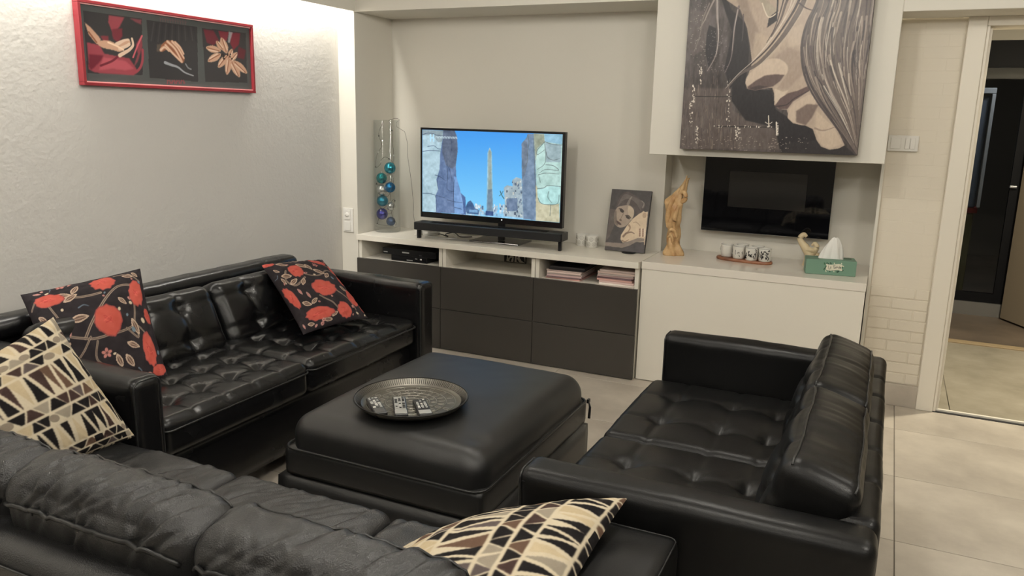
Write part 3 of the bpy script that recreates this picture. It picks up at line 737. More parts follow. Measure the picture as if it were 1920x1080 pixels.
def floral_art(W, H, flowers, vines, leaves, seed):
    A = Art(W, H, (37, 32, 35)); rg = random.Random(seed)
    for (p, w_) in vines: A.line(p, w_, (150, 132, 116)); A.line(p, w_*.35, (70, 60, 56))
    def leaf(x, y, l, ang, c=(172, 150, 132), inn=(96, 76, 66)):
        ca, sa = math.cos(ang), math.sin(ang); T_ = lambda a, b: (x+a*ca-b*sa, y+a*sa+b*ca)
        A.poly([T_(-l, 0), T_(-l*.3, l*.42), T_(l*.4, l*.36), T_(l, 0), T_(l*.4, -l*.36), T_(-l*.3, -l*.42)], c, 0, smooth=True)
        A.poly([T_(-l*.7, 0), T_(-l*.2, l*.26), T_(l*.4, l*.2), T_(l*.75, 0), T_(l*.4, -l*.2), T_(-l*.2, -l*.26)], inn, 0, smooth=True)
        A.line([T_(-l*.7, 0), T_(l*.7, 0)], 1.2, c)
    for (x, y, l, a) in leaves: leaf(x, y, l, a)
    for (x, y, rx, ry, ang) in flowers:
        n = 22; pts = []
        for i in range(n):
            th = 2*math.pi*i/n; k = 1+rg.uniform(-.04, .1)*(1 if i % 2 else -1.2)
            a, b = rx*k*math.cos(th), ry*k*math.sin(th); pts.append((x+a*math.cos(ang)-b*math.sin(ang), y+a*math.sin(ang)+b*math.cos(ang)))
        A.poly([(x+(px-x)*1.1, y+(py-y)*1.1) for px, py in pts], (150, 70, 66), 1); A.poly(pts, RED, 0)
        for i in range(6):
            th = ang+rg.uniform(-1, 1); c = (200, 92, 80) if i % 2 else (150, 46, 48); q = rg.uniform(.2, .6)
            A.line([(x-rx*q*math.cos(th), y-ry*q*math.sin(th)), (x+rg.uniform(-.2, .2)*rx, y+rg.uniform(-.3, .3)*ry), (x+rx*q*math.cos(th), y+ry*q*math.sin(th))], 2.2, c, .8, al=.6)
    free = lambda x, y, r: np.abs(A.a[int(max(0, y-r)):int(y+r)+1, int(max(0, x-r)):int(x+r)+1]-np.array([37, 32, 35])).sum(-1).max() < 30
    k_ = 0
    for i in range(400):
        x, y = rg.uniform(12, W-12), rg.uniform(12, H-12)
        if not free(x, y, 11): continue
        a_ = rg.uniform(0, 3.1); l_ = rg.uniform(9, 14); q = i % 4
        if q == 0: leaf(x, y, l_, a_)
        elif q == 1: leaf(x, y, l_, a_, (150, 118, 112), (176, 116, 108))
        elif q == 2:
            for b in range(5): A.dot((x+6*math.cos(b*1.26+a_), y+6*math.sin(b*1.26+a_)), 4, 3, (170, 112, 104), b*1.26+a_, soft=.3)
            A.dot((x, y), 2.5, 2.5, (96, 60, 58))
        else: A.line([(x-9*math.cos(a_), y-9*math.sin(a_)), (x+4*math.sin(a_), y-4*math.cos(a_)), (x+9*math.cos(a_), y+9*math.sin(a_))], 3.2, (92, 106, 118), 1)
        k_ += 1
        if k_ > 34: break
    for i in range(40):
        x, y = rg.uniform(8, W-8), rg.uniform(8, H-8)
        if np.abs(A.a[int(y), int(x)]-np.array([37, 32, 35])).sum() > 30: continue
        k = rg.random(); r_ = rg.uniform(2.5, 6)
        A.dot((x, y), r_, r_*rg.uniform(.6, 1), (176, 128, 120) if k < .55 else (98, 116, 128) if k < .75 else (190, 174, 150), rg.uniform(0, 3), soft=.3)
        if k < .5: A.dot((x+1, y), r_*.4, r_*.3, (110, 60, 58))
    A.noise(.08, .08, 10, 2, seed); return A
W_ = 260
# rests against the near arm; positions follow its print: peonies, beige vines, leaves
fa = floral_art(W_, W_, [(55, 52, 30, 15, .25), (160, 40, 22, 22, .3), (226, 80, 18, 30, .25), (150, 128, 24, 28, 0), (222, 196, 16, 34, .1), (238, 242, 22, 13, -.2), (30, 150, 16, 10, .4), (244, 130, 10, 14, 0)],
    [([(10, 60), (40, 40), (60, 90), (70, 120)], 4), ([(100, 150), (150, 92), (185, 62), (215, 60)], 5), ([(60, 130), (100, 150), (130, 155), (190, 150), (205, 130), (214, 100)], 4),
     ([(180, 150), (200, 170), (205, 150), (225, 170), (232, 215)], 3.5), ([(120, 160), (110, 190), (130, 215), (150, 240)], 3.5), ([(185, 20), (215, 22), (245, 50)], 4), ([(60, 190), (90, 170), (110, 150)], 3.5), ([(92, 60), (120, 70), (150, 70)], 5)],
    [(82, 52, 18, .3), (96, 64, 15, -.4), (108, 44, 14, -1), (70, 118, 18, 0), (100, 112, 18, .05), (200, 150, 16, 1.3), (185, 182, 14, .5), (170, 210, 15, 1.2), (215, 30, 14, .3), (235, 26, 12, .8), (60, 170, 14, .2), (150, 205, 14, 1.4), (30, 90, 14, .8)], 3)
fb = floral_art(W_, W_, [(22, 18, 22, 12, .1), (90, 78, 20, 23, .2), (192, 42, 30, 17, .5), (138, 150, 36, 22, .1), (242, 92, 20, 30, -.5), (84, 218, 44, 19, .1), (22, 150, 14, 34, -.3), (166, 226, 22, 26, .2), (226, 188, 22, 26, .3), (228, 128, 11, 16, 0), (250, 225, 12, 12, 0)],
    [([(60, 8), (100, 30), (150, 26), (200, 60), (250, 90)], 4), ([(90, 60), (110, 100), (150, 110), (200, 90), (240, 120)], 4), ([(60, 70), (40, 100), (60, 125), (100, 110)], 5), ([(170, 160), (200, 190), (210, 230)], 4), ([(110, 170), (140, 200), (150, 230)], 4)],
    [(64, 36, 20, .7), (118, 62, 18, .8), (136, 72, 15, 1.2), (158, 96, 18, .6), (176, 112, 14, -.6), (50, 88, 18, .3), (60, 112, 16, -.3), (86, 122, 13, -.8), (120, 18, 14, .4), (150, 12, 15, .2), (182, 14, 16, .4), (60, 180, 15, .5), (86, 180, 13, -.4), (104, 244, 15, .2), (130, 232, 13, -.5), (206, 158, 13, .6), (30, 60, 12, .7), (30, 100, 12, 1.2), (44, 240, 14, .2)], 8)
pillow('red flowered black cushion at the sofa end nearest the camera', [(.17, -2.24, .725), (.33, -1.86, .775), (.70, -2.085, .462), (.56, -2.40, .40)], .07, fa, m_fabric, group='red flowered cushions', seed=1, sag=.05)
pillow('red flowered black cushion at the sofa end nearest the television', [(.37, -1.24, .695), (.37, -.80, .650), (.86, -1.10, .475), (.80, -1.475, .478)], .06, fb, m_fabric, group='red flowered cushions', seed=2, sag=.05)
pillow('cream pillow with brown wedge print propped in the left corner', [(.90, -3.06, .70), (.895, -2.62, .822), (1.03, -2.50, .452), (1.06, -2.93, .45)], .075, a1, m_fabric, group='wedge printed pillows', seed=3, sag=.06)
pillow('cream pillow with brown wedge print lying over the right armrest', [(2.505, -2.48, .60), (2.50, -2.90, .545), (2.07, -3.04, .455), (2.09, -2.66, .445)], .10, a2, m_fabric, group='wedge printed pillows', seed=4, sag=.04, back=.12)
# ================================================================== television
t = thing('television', 'flat black television showing a pale obelisk under a blue sky', 'television', (.81, .2, .6505))
box('housing', .342, 1.282, .203, .235, .764, 1.306, m_tvframe, t, bev=.002)
box('rear_cover', .50, 1.12, .2355, .275, .80, 1.15, m_blackm, t, bev=.01)
box('bezel', .342, .3535, .198, .2028, .764, 1.306, m_tvframe, t, bev=.001)
box('bezel', 1.2665, 1.282, .198, .2028, .764, 1.306, m_tvframe, t, bev=.001)
box('bezel', .354, 1.266, .198, .2028, 1.2935, 1.306, m_tvframe, t, bev=.001)
box('bezel', .354, 1.266, .198, .2028, .764, .7975, m_tvframe, t, bev=.001)
box('neck', .87, .91, .21, .232, .662, .779, m_black, t, bev=.003)
box('stand_foot', .72, 1.04, .13, .33, .6508, .660, mat('polished_stand_foot', (.35, .35, .36, 1), .15, 1), t, bev=.003)
A = Art(440, 240, (84, 172, 236), [(70, 50), (1603, 100), (1565, 1055), (70, 948)])
g = (A.Y/A.H)[..., None]; A.a = np.array((62, 150, 232.))*(1-g)+np.array((128, 205, 244.))*g
def rock(p, c, **k): A.poly(p, c, 1, **k)
# city haze at the foot
for i in range(150):
    x = 440+RNG.random()*740; y = 870+RNG.random()*110
    c = [(150, 180, 205), (206, 222, 232), (90, 116, 150), (178, 196, 208)][i % 4]; s_ = 8+RNG.random()*16
    A.poly([(x, y-s_), (x+s_, y-s_*.8), (x+s_, y+s_), (x, y+s_)], c, 0)
A.poly([(540, 930), (1180, 960), (1180, 1040), (540, 985)], (150, 186, 214), 1, al=.5)
rock([(570, 840), (600, 825), (630, 860), (650, 910), (690, 925), (690, 975), (560, 965), (545, 900)], (66, 96, 138))
rock([(585, 925), (680, 925), (680, 960), (585, 955)], (116, 160, 200))
rock([(490, 740), (545, 790), (548, 980), (490, 975)], (74, 100, 150))
# left cliff: dark flank then lit face
rock([(300, 50), (425, 55), (455, 130), (462, 260), (440, 440), (445, 570), (480, 690), (515, 840), (525, 972), (200, 960), (210, 500), (280, 200)], (98, 120, 158))
rock([(300, 50), (425, 55), (452, 130), (458, 300), (435, 450), (400, 480), (330, 440), (290, 300)], (86, 98, 120))
rock([(415, 560), (445, 570), (480, 690), (515, 840), (525, 972), (420, 968)], (120, 156, 205))
rock([(70, 50), (300, 58), (290, 180), (265, 330), (262, 480), (225, 600), (245, 700), (215, 780), (222, 955), (70, 948)], (168, 196, 208))
rock([(70, 50), (300, 58), (290, 180), (250, 190), (180, 110), (70, 110)], (140, 158, 166))
for p in ([(75, 105), (120, 90), (180, 92), (235, 112), (298, 118)], [(130, 235), (200, 228), (240, 258), (285, 262)], [(75, 290), (150, 280), (270, 285)], [(210, 548), (250, 560), (300, 590), (325, 612)], [(75, 750), (150, 752), (215, 770), (320, 800)],
          [(250, 560), (235, 640), (245, 700)], [(215, 780), (230, 860), (222, 950)], [(340, 430), (350, 560), (345, 700), (420, 730)], [(420, 600), (415, 760), (420, 960)], [(345, 820), (430, 840), (510, 850)], [(340, 300), (345, 430), (375, 500), (400, 620)], [(385, 120), (395, 240), (380, 330)], [(425, 900), (500, 920)]):
    A.line(p, 2.0, (60, 76, 104), 1.2, al=.85)
# right pillar: blue flank, pale sunlit face
rock([(1225, 92), (1300, 95), (1310, 400), (1320, 700), (1310, 1035), (1175, 1020), (1165, 800), (1160, 450), (1160, 200), (1185, 170), (1215, 130)], (112, 134, 160))
rock([(1160, 200), (1185, 170), (1220, 180), (1230, 380), (1200, 520), (1165, 600), (1160, 450)], (104, 118, 136))
rock([(1290, 92), (1603, 100), (1565, 1055), (1310, 1035), (1318, 700), (1308, 400)], (174, 206, 200))
rock([(1290, 92), (1400, 95), (1410, 180), (1330, 250), (1310, 400)], (150, 158, 140))
rock([(1310, 640), (1335, 700), (1340, 830), (1400, 860), (1560, 850), (1565, 1055), (1310, 1035)], (190, 186, 158))
rock([(1330, 690), (1400, 680), (1560, 660), (1560, 840), (1420, 858), (1345, 830)], (172, 214, 212), smooth=True)
rock([(1415, 190), (1590, 215), (1580, 400), (1420, 400)], (150, 172, 178))
rock([(1405, 95), (1603, 100), (1595, 210), (1410, 180)], (140, 184, 206))
for p in ([(1410, 180), (1330, 270), (1330, 320), (1405, 270)], [(1410, 180), (1500, 210), (1595, 215)], [(1408, 190), (1415, 400), (1330, 480)], [(1420, 430), (1500, 440), (1555, 490), (1420, 480), (1350, 520)], [(1330, 690), (1400, 680), (1440, 655), (1580, 665)], [(1335, 790), (1360, 840), (1420, 860), (1540, 850), (1560, 760)],
          [(1225, 110), (1238, 200), (1222, 300), (1220, 400), (1170, 480)], [(1290, 150), (1300, 500), (1312, 800)], [(1470, 860), (1462, 980)], [(1340, 540), (1420, 520), (1560, 530)], [(1450, 720), (1440, 780), (1480, 840)], [(1345, 560), (1360, 620)], [(1425, 290), (1440, 350), (1500, 380), (1570, 360)]):
    A.line(p, 2.2, (92, 104, 104), 1.2, al=.8)
# ruined wall in the middle distance
rock([(965, 680), (1000, 655), (1060, 665), (1055, 600), (1100, 565), (1160, 585), (1165, 800), (1175, 1010), (960, 990), (975, 850)], (158, 176, 186))
for i in range(60):
    x = 970+RNG.random()*190; y = 600+RNG.random()*380
    if x < 1050 and y < 680: continue
    c = [(84, 100, 124), (214, 216, 206), (112, 134, 156), (66, 78, 98)][i % 4]; s_ = 6+RNG.random()*16
    A.poly([(x, y), (x+s_, y-2), (x+s_, y+s_*1.4), (x, y+s_*1.5)], c, 0, al=.8)
rock([(990, 800), (1110, 790), (1110, 930), (1000, 940)], (104, 124, 152))
A.line([(925, 720), (940, 760), (965, 800)], 3, (70, 110, 120)); A.line([(915, 770), (940, 750), (955, 720)], 2, (70, 110, 120))
# obelisk
A.poly([(812, 240), (836, 300), (846, 942), (776, 938), (788, 300)], (150, 190, 208), 1)
A.poly([(812, 245), (826, 300), (834, 930), (792, 930), (796, 310)], (152, 168, 162), 1)
A.poly([(790, 700), (838, 700), (846, 942), (776, 938)], (104, 128, 152), 2, al=.8)
A.poly([(764, 935), (850, 940), (850, 990), (764, 985)], (58, 84, 132), 0)
sky_ = (A.a[..., 2]-A.a[..., 0] > 105); a0_ = A.a.copy(); A.noise(.09, .09, 34, 3, 2); A.a[sky_] = a0_[sky_]
# channel bug and title strip
A.line([(160, 105), (160, 175)], 4, (178, 222, 244), smooth=False); A.line([(196, 107), (196, 177)], 4, (178, 222, 244), smooth=False); A.line([(160, 140), (196, 142)], 4, (178, 222, 244), smooth=False)
for i, x in enumerate(range(222, 450, 15)):
    A.line([(x, 124+(x-222)*.03), (x, 142+(x-222)*.03)], 2, (196, 216, 226), al=.8); A.line([(x, 126+(x-222)*.03), (x+9, (142 if i % 2 else 126)+(x-222)*.03)], 1.6, (196, 216, 226), al=.8)
print_quad('screen', A, (.3536, .2002, 1.2934), (1.2664, .2002, 1.2934), (1.2664, .2002, .7976), (.3536, .2002, .7976), m_screen, t)
lathe('standby_light', [(0, 0), (.003, 0), (.003, .0008), (0, .001)], (0, 0, 0), mat('white_led', (1, 1, 1, 1), .4, emit=(1, 1, 1, 1), es=2), t, n=8).data.transform(Matrix.Translation(Vector((.90, .1978, .786))) @ Matrix.Rotation(math.pi/2, 4, 'X'))

# soundbar
M_ = Matrix.Translation(Vector((.385, .045, 0))) @ Matrix.Rotation(math.radians(2.2), 4, 'Z')
t = thing('soundbar', 'long black soundbar standing in front of the television', 'speaker', (.85, .12, .6505))
box('cabinet', 0, .945, .004, .11, .705, .752, m_black, t, bev=.004, M_=M_)
box('grille', .006, .939, -.002, .0035, .708, .749, m_blackm, t, bev=.001, M_=M_)
box('top_panel', .10, .845, .02, .07, .7522, .7532, m_tvframe, t, M_=M_)
for x in (.02, .925): box('foot', x-.009, x+.009, .02, .05, .6508, .7048, m_black, t, bev=.004, M_=M_)
# white round hub and cables under it
t = thing('cable_hub', 'round white cable hub under the left end of the soundbar', 'hub', (.385, .245, .6505))
lathe('base', [(0, .0003), (.055, .0003), (.060, .008), (.060, .018), (.052, .024), (0, .024)], (.385, .245, .6505), m_white, t)
lathe('lid', [(0, .0245), (.046, .0245), (.046, .038), (.040, .042), (0, .042)], (.385, .245, .6505), m_white, t)
box('plug', .325, .355, .15, .20, .6508, .682, m_white, t, bev=.006)
tag(tube('white_cable', catmull([(.37, .175, .656), (.44, .155, .653), (.50, .13, .653), (.56, .14, .653), (.60, .19, .653), (.55, .27, .653), (.50, .33, .66)], 6), .0028, m_white, base=(.5, .2, .6505)), 'thin white cable looping in front of the hub below the soundbar', 'cable')
tag(tube('black_cable', catmull([(.47, .20, .666), (.50, .17, .672), (.53, .21, .655), (.49, .25, .66), (.54, .27, .672), (.60, .24, .655), (.66, .28, .655)], 6), .003, m_black, base=(.55, .2, .6505)), 'tangled black cable lying under the soundbar', 'cable')

# ================================================================== vase of baubles
VX, VY, VZ, VR = .088, .212, .6507, .082
m_clear = thin_glass('clear_glass')
o = lathe('glass_vase', [(0, .0), (VR-.006, .0), (VR, .006), (VR, .690), (VR-.003, .693), (VR-.006, .690), (VR-.006, .032), (VR-.02, .026), (0, .026)], (VX, VY, VZ), m_clear, n=48, base=(VX, VY, VZ))
tag(o, 'tall clear glass cylinder vase on the left end of the bench', 'vase')
BB = [(.112, 1.051, .036, (60, 158, 178), 'glossy turquoise', .18), (.055, .985, .034, (22, 138, 142), 'deep teal shiny', .1), (.112, .930, .033, (24, 110, 160), 'medium blue satin', .35), (.056, .912, .035, (196, 196, 192), 'silver', .25),
      (.054, .842, .036, (38, 132, 158), 'turquoise satin', .3), (.056, .760, .036, (58, 58, 140), 'violet blue', .2), (.115, .716, .029, (58, 82, 118), 'small slate blue', .2), (.124, .812, .027, (190, 190, 186), 'small silver faceted', .12)]
for i, (x, z, r_, c, nm, rg) in enumerate(BB):
    yb = VY-.012 if i % 2 else VY-.003
    t = thing('christmas_bauble', nm+' bauble '+['at the top right inside', 'second from the top inside', 'right of the silver one inside', 'at mid height on the left inside', 'above the violet one inside', 'low on the left inside', 'at the bottom right inside', 'in the lower right inside'][i]+' the glass vase', 'bauble', (x, yb, z-r_), 'baubles in the glass vase')
    bm = bmesh.new(); bmesh.ops.create_uvsphere(bm, u_segments=28, v_segments=18, radius=r_)
    for v in bm.verts: v.co += Vector((x, yb, z))
    from_bm('ball', bm, mat('bauble_'+nm.split()[0], C(*c), rg, .75), t, True)
    lathe('cap', [(0, .007), (.005, .007), (.006, .0), (.0, 0)], (x, yb, z+r_-.001), m_metal, t, n=10)
    tube('hook', [(x+.003*math.cos(a), yb, z+r_+.008+.003*math.sin(a)) for a in np.linspace(0, 6.28, 9)], .0006, m_metal, t, n=4)
wire = [(.055, .23, 1.338), (.02, .225, 1.26), (.045, .22, 1.19), (.022, .215, 1.145), (.012, .19, 1.10), (.025, .18, 1.05), (.05, .20, 1.075), (.08, .16, 1.10), (.11, .17, 1.12), (.145, .20, 1.08), (.13, .23, 1.02), (.09, .15, 1.0), (.03, .18, .95), (.09, .145, .95), (.15, .19, .99),
        (.13, .16, .88), (.08, .15, .90), (.02, .20, .87), (.09, .15, .80), (.15, .2, .86), (.14, .17, .77), (.08, .15, .79), (.02, .21, .72), (.05, .16, .70), (.10, .2, .69), (.15, .22, .70), (.13, .2, .76), (.10, .23, .9), (.12, .24, 1.1), (.118, .23, 1.21), (.112, .235, 1.28), (.088, .24, 1.343),
        (.12, .31, 1.346), (.172, .312, 1.22), (.185, .30, 1.12), (.215, .29, .98), (.245, .27, .83), (.25, .26, .77), (.275, .24, .72), (.30, .26, .66)]
wp = []
for p in catmull(wire[:32], 5): wp.append(p)
for p in catmull(wire[31:], 5)[1:]: wp.append(p)
wp2 = []
for p in wp:
    x, y, z = p
    if z < 1.335 and x < .172 and np.hypot(x-VX, y-VY) < .12:
        d_ = np.hypot(x-VX, y-VY); k = min(1, .071/max(d_, 1e-6)); x, y = VX+(x-VX)*k, VY+(y-VY)*k
    wp2.append((x, y, z))
t = thing('string_lights', 'thin dark wire string light coiled in the vase and trailing down behind the soundbar', 'wire', (.3, .26, .6507))
tube('wire', wp2, .0011, mat('dark_wire', C(70, 58, 52), .5), t, n=5)
for i in range(6, len(wp2)-40, 9):
    p = wp2[i]; box('led', p[0]-.0025, p[0]+.0025, p[1]-.0025, p[1]+.0025, p[2]-.004, p[2]+.004, m_white if i % 2 else m_black, t)

# ================================================================== small things on the bench
m_cer = mat('white_ceramic', (.72, .70, .64, 1), .35)
m_mot = mat('grey_lace_motif', C(150, 142, 126), .6)
for i, (x, y, nm) in enumerate(((1.345, .372, 'left'), (1.418, .338, 'right'))):
    t = thing('tealight_holder', 'white tealight cup with grey ring motifs, the %s one of the pair' % nm, 'candle holder', (x, y, .6507), 'patterned tealight cups')
    lathe('cup', [(0, 0), (.032, 0), (.0345, .003), (.0365, .071), (.034, .0712), (.032, .010), (0, .009)], (x, y, .6507), m_cer, t)
    for k in range(7):
        for q in range(2):
            a = k*2*math.pi/7+q*.45; zz = .6507+.022+q*.028; R_ = .0353+q*.001
            pts = [(x+R_*math.cos(a+.30*math.cos(b)), y+R_*math.sin(a+.30*math.cos(b)), zz+.0105*math.sin(b)) for b in np.linspace(0, 2*math.pi, 13)[:-1]]
            tube('motif', pts, .0009, m_mot, t, n=4, closed=True)
            pts = [(x+R_*math.cos(a+.12*math.cos(b)), y+R_*math.sin(a+.12*math.cos(b)), zz+.0045*math.sin(b)) for b in np.linspace(0, 2*math.pi, 9)[:-1]]
            tube('motif', pts, .0008, m_mot, t, n=4, closed=True)
# standing photo canvas: woman's face beside a pale mask
A = Art(200, 280, (72, 68, 68), [(148, 35), (800, 72), (695, 1025), (30, 1010)])
def mir(p): return p
A.poly([(110, 350), (220, 360), (200, 600), (110, 800), (50, 880), (90, 600)], (96, 88, 84), 4)
A.poly([(270, 180), (340, 100), (430, 85), (520, 130), (620, 200), (680, 250), (690, 330), (640, 400), (560, 430), (500, 340), (430, 290), (330, 300), (240, 330), (220, 300)], (86, 78, 76), 2, smooth=True)
for i in range(26):
    k = i/25; A.line([(250+k*60, 300-k*60), (350+k*70, 130+k*60), (480+k*60, 150+k*100), (660-k*30, 230+k*150)], 3.5, [(148, 138, 132), (62, 56, 56), (112, 102, 98)][i % 3], 1.5, al=.6)
A.line([(420, 270), (450, 200), (480, 160)], 14, (178, 168, 160), 4, al=.5); A.line([(660, 320), (680, 260), (640, 220)], 8, (178, 168, 160), 3, al=.5)
A.poly([(240, 330), (330, 300), (440, 290), (510, 350), (520, 440), (460, 540), (380, 620), (290, 645), (220, 610), (188, 540), (195, 420)], (166, 150, 136), 2, smooth=True)
A.poly([(430, 300), (510, 350), (510, 450), (470, 520), (420, 400)], (190, 174, 154), 4, smooth=True)
A.poly([(188, 540), (195, 420), (225, 380), (235, 500), (260, 600), (230, 610)], (120, 108, 100), 3, smooth=True)
A.dot((318, 378), 12, 7, (58, 50, 48), .6); A.dot((420, 480), 12, 6, (66, 58, 54), .5)
A.line([(270, 350), (310, 350), (350, 385)], 4, (70, 60, 56)); A.line([(380, 450), (430, 450), (470, 490)], 4, (82, 72, 66))
A.line([(345, 420), (305, 500), (290, 520), (320, 540)], 3, (128, 112, 100)); A.dot((298, 525), 6, 4, (104, 88, 80))
A.poly([(230, 535), (262, 548), (310, 585), (300, 605), (262, 592), (235, 565)], (84, 68, 66), 1, smooth=True)
A.poly([(640, 400), (670, 372), (700, 390), (745, 380), (700, 900), (620, 860), (480, 850), (340, 880), (300, 830), (310, 760), (400, 620), (500, 500), (600, 420)], (214, 194, 168), 2)
A.line([(440, 600), (460, 640), (430, 700), (380, 740)], 9, (150, 124, 106), 3, al=.8); A.line([(350, 780), (400, 730), (480, 710), (530, 730)], 11, (120, 98, 86), 4, al=.8); A.line([(510, 560), (560, 550), (620, 600)], 3, (170, 146, 124))
A.line([(330, 850), (380, 860), (440, 830)], 6, (150, 124, 106), 3); A.dot((690, 440), 10, 12, (180, 156, 132))
for i in range(16): A.dot((620+i % 4*25, 660+i//4*32), 4, 5, [(150, 120, 104), (228, 212, 192)][i % 2])
A.poly([(30, 890), (340, 890), (480, 840), (600, 790), (690, 800), (690, 840), (560, 860), (460, 920), (330, 965), (30, 950)], (140, 128, 120), 2)
A.poly([(470, 920), (560, 865), (690, 850), (690, 1020), (260, 1012)], (80, 76, 78), 2)
A.noise(.06, .06, 14, 3, 4)
t = thing('photo_canvas', 'upright greyscale photo canvas of a face beside a pale mask leaning on the wall', 'picture', (1.64, .3, .6507))
TLp, TRp, BRp, BLp = (1.520, .352, .9945), (1.752, .352, .9945), (1.752, .268, .6565), (1.520, .268, .6565)
nrm = Vector((0, -math.cos(math.atan2(.084, .338)), math.sin(math.atan2(.084, .338)))); bk = -nrm*.016
V = [Vector(p) for p in (BLp, BRp, TRp, TLp)]; V2 = [v+bk for v in V]
mk('stretcher', V+V2, [(0, 1, 2, 3), (7, 6, 5, 4), (0, 4, 5, 1), (1, 5, 6, 2), (2, 6, 7, 3), (3, 7, 4, 0)], m_blackm, t)
e_ = nrm*.0006
print_quad('print', A, *[tuple(Vector(p)+e_) for p in (TLp, TRp, BRp, BLp)], m_attr, t)
lathe('easel_foot', [(0, 0), (.036, 0), (.040, .002), (.036, .005), (0, .0055)], (1.665, .262, .6507), m_black, t)

# ================================================================== carved wooden figure
m_wood = mat('pale_carved_wood', C(206, 166, 114), .45, build=bump_noise([('noise', 45, 1), ('noise', 140, .3)], .4, .004, None, (C(176, 134, 88), C(222, 190, 142), 14)))
def wood_figure():
    # sections: height, centre x, half width, half depth, twist
    S = [(0, .0, .052, .045, 0), (.012, -.001, .053, .046, 0), (.04, -.003, .043, .038, .2), (.08, -.004, .036, .031, .4), (.11, -.003, .034, .030, .5), (.14, -.004, .034, .031, .7), (.16, -.006, .037, .032, .9), (.19, -.004, .039, .033, 1.0), (.23, -.004, .040, .034, 1.1), (.26, -.006, .043, .035, 1.2),
         (.285, -.010, .047, .036, 1.4), (.305, -.010, .047, .034, 1.5), (.325, .002, .040, .030, 1.6), (.345, .016, .030, .026, 1.8), (.36, .026, .024, .021, 2.0), (.38, .036, .019, .017, 2.2), (.40, .044, .015, .014, 2.4), (.415, .050, .011, .010, 2.5), (.427, .053, .005, .005, 2.5)]
    n = 44; V = []; Fc = []
    Z = np.linspace(0, S[-1][0], 90); A_ = np.array(S); I = [np.interp(Z, A_[:, 0], A_[:, c]) for c in range(1, 5)]
    for z, cx, a, b, tw in zip(Z, *I):
        for k in range(n):
            th = 2*math.pi*k/n
            lob = 1+.10*math.cos(3*(th-tw))+.06*math.cos(5*(th+tw*1.3))+.05*math.sin(z*70+th*2)
            V.append((cx+a*lob*math.cos(th), b*lob*math.sin(th), z))
    V = np.array(V)
    nn = np.c_[np.cos(np.tile(np.linspace(0, 2*math.pi, n, False), len(Z))), np.sin(np.tile(np.linspace(0, 2*math.pi, n, False), len(Z))), np.zeros(len(V))]
    V += nn*(fbm(np.c_[V[:, 0]*45, V[:, 1]*45, V[:, 2]*22], 3)*.011*np.clip((.43-V[:, 2])/.1, .15, 1))[:, None]
    for i in range(len(Z)-1):
        for k in range(n): Fc.append((i*n+k, i*n+(k+1) % n, (i+1)*n+(k+1) % n, (i+1)*n+k))
    Fc.append(tuple(range(n))[::-1]); Fc.append(tuple((len(Z)-1)*n+k for k in range(n)))
    return V, Fc
t = thing('wooden_sculpture', 'tall pale carved wooden torso sculpture with raised arm at the counter end', 'sculpture', (1.905, .33, .6535))
V, Fc = wood_figure(); V = V+np.array((1.898, .325, .6535)); mk('body', V, Fc, m_wood, t, True)
def limb(name, pts, rads): 
    P = catmull([(1.898+a, .325+b, .6535+c_) for a, b, c_ in pts], 6); rd = list(np.interp(np.linspace(0, 1, len(P)), np.linspace(0, 1, len(rads)), rads)); tube(name, P, rd, m_wood, t, n=12)
limb('folded_arm', [(.036, -.018, .30), (.052, -.026, .31), (.056, -.028, .335), (.045, -.022, .352), (.028, -.016, .345)], [.012, .013, .012, .011, .009])
limb('muscle', [(-.034, -.016, .15), (-.036, -.022, .20), (-.030, -.026, .25), (-.016, -.026, .30), (.006, -.022, .33)], [.005, .013, .015, .014, .007])
limb('muscle', [(.006, -.030, .14), (.004, -.034, .19), (.012, -.034, .24), (.022, -.028, .28)], [.006, .014, .013, .006])
limb('thigh', [(-.022, -.024, .13), (-.008, -.034, .145), (.014, -.032, .135), (.022, -.026, .10)], [.007, .010, .010, .006])
limb('thigh', [(-.026, -.026, .10), (-.006, -.036, .112), (.004, -.036, .085), (.0, -.034, .06)], [.005, .008, .008, .005])
limb('raised_arm', [(.010, -.012, .33), (.030, -.016, .365), (.042, -.014, .40), (.050, -.006, .425)], [.012, .011, .008, .003])
limb('finger', [(.050, -.002, .415), (.060, -.002, .422), (.068, -.002, .428)], [.005, .004, .0015])
limb('finger', [(.046, -.002, .41), (.049, -.002, .43), (.051, -.002, .442)], [.005, .004, .0015])

# ================================================================== fireplace
m_fire = mat('black_mirror_glass', (.004, .004, .005, 1), .03, spec=.6)
m_firew = mat('smoked_glass_window', (.028, .027, .026, 1), .06, spec=.6)
t = thing('electric_fireplace', 'black glass electric fireplace hanging in the recess under the painting', 'fireplace', (2.345, .53, .783))
box('housing', 2.05, 2.64, .506, .568, .80, 1.2, m_blackm, t)
box('front_glass', 2.008, 2.682, .498, .505, .783, 1.2105, m_fire, t, bev=.0012)
box('window', 2.145, 2.55, .4966, .4978, .924, 1.12, m_firew, t)
tube('glass_rim', [(2.008, .4978, .7832), (2.682, .4978, .7832)], .0012, m_metal, t, n=4)

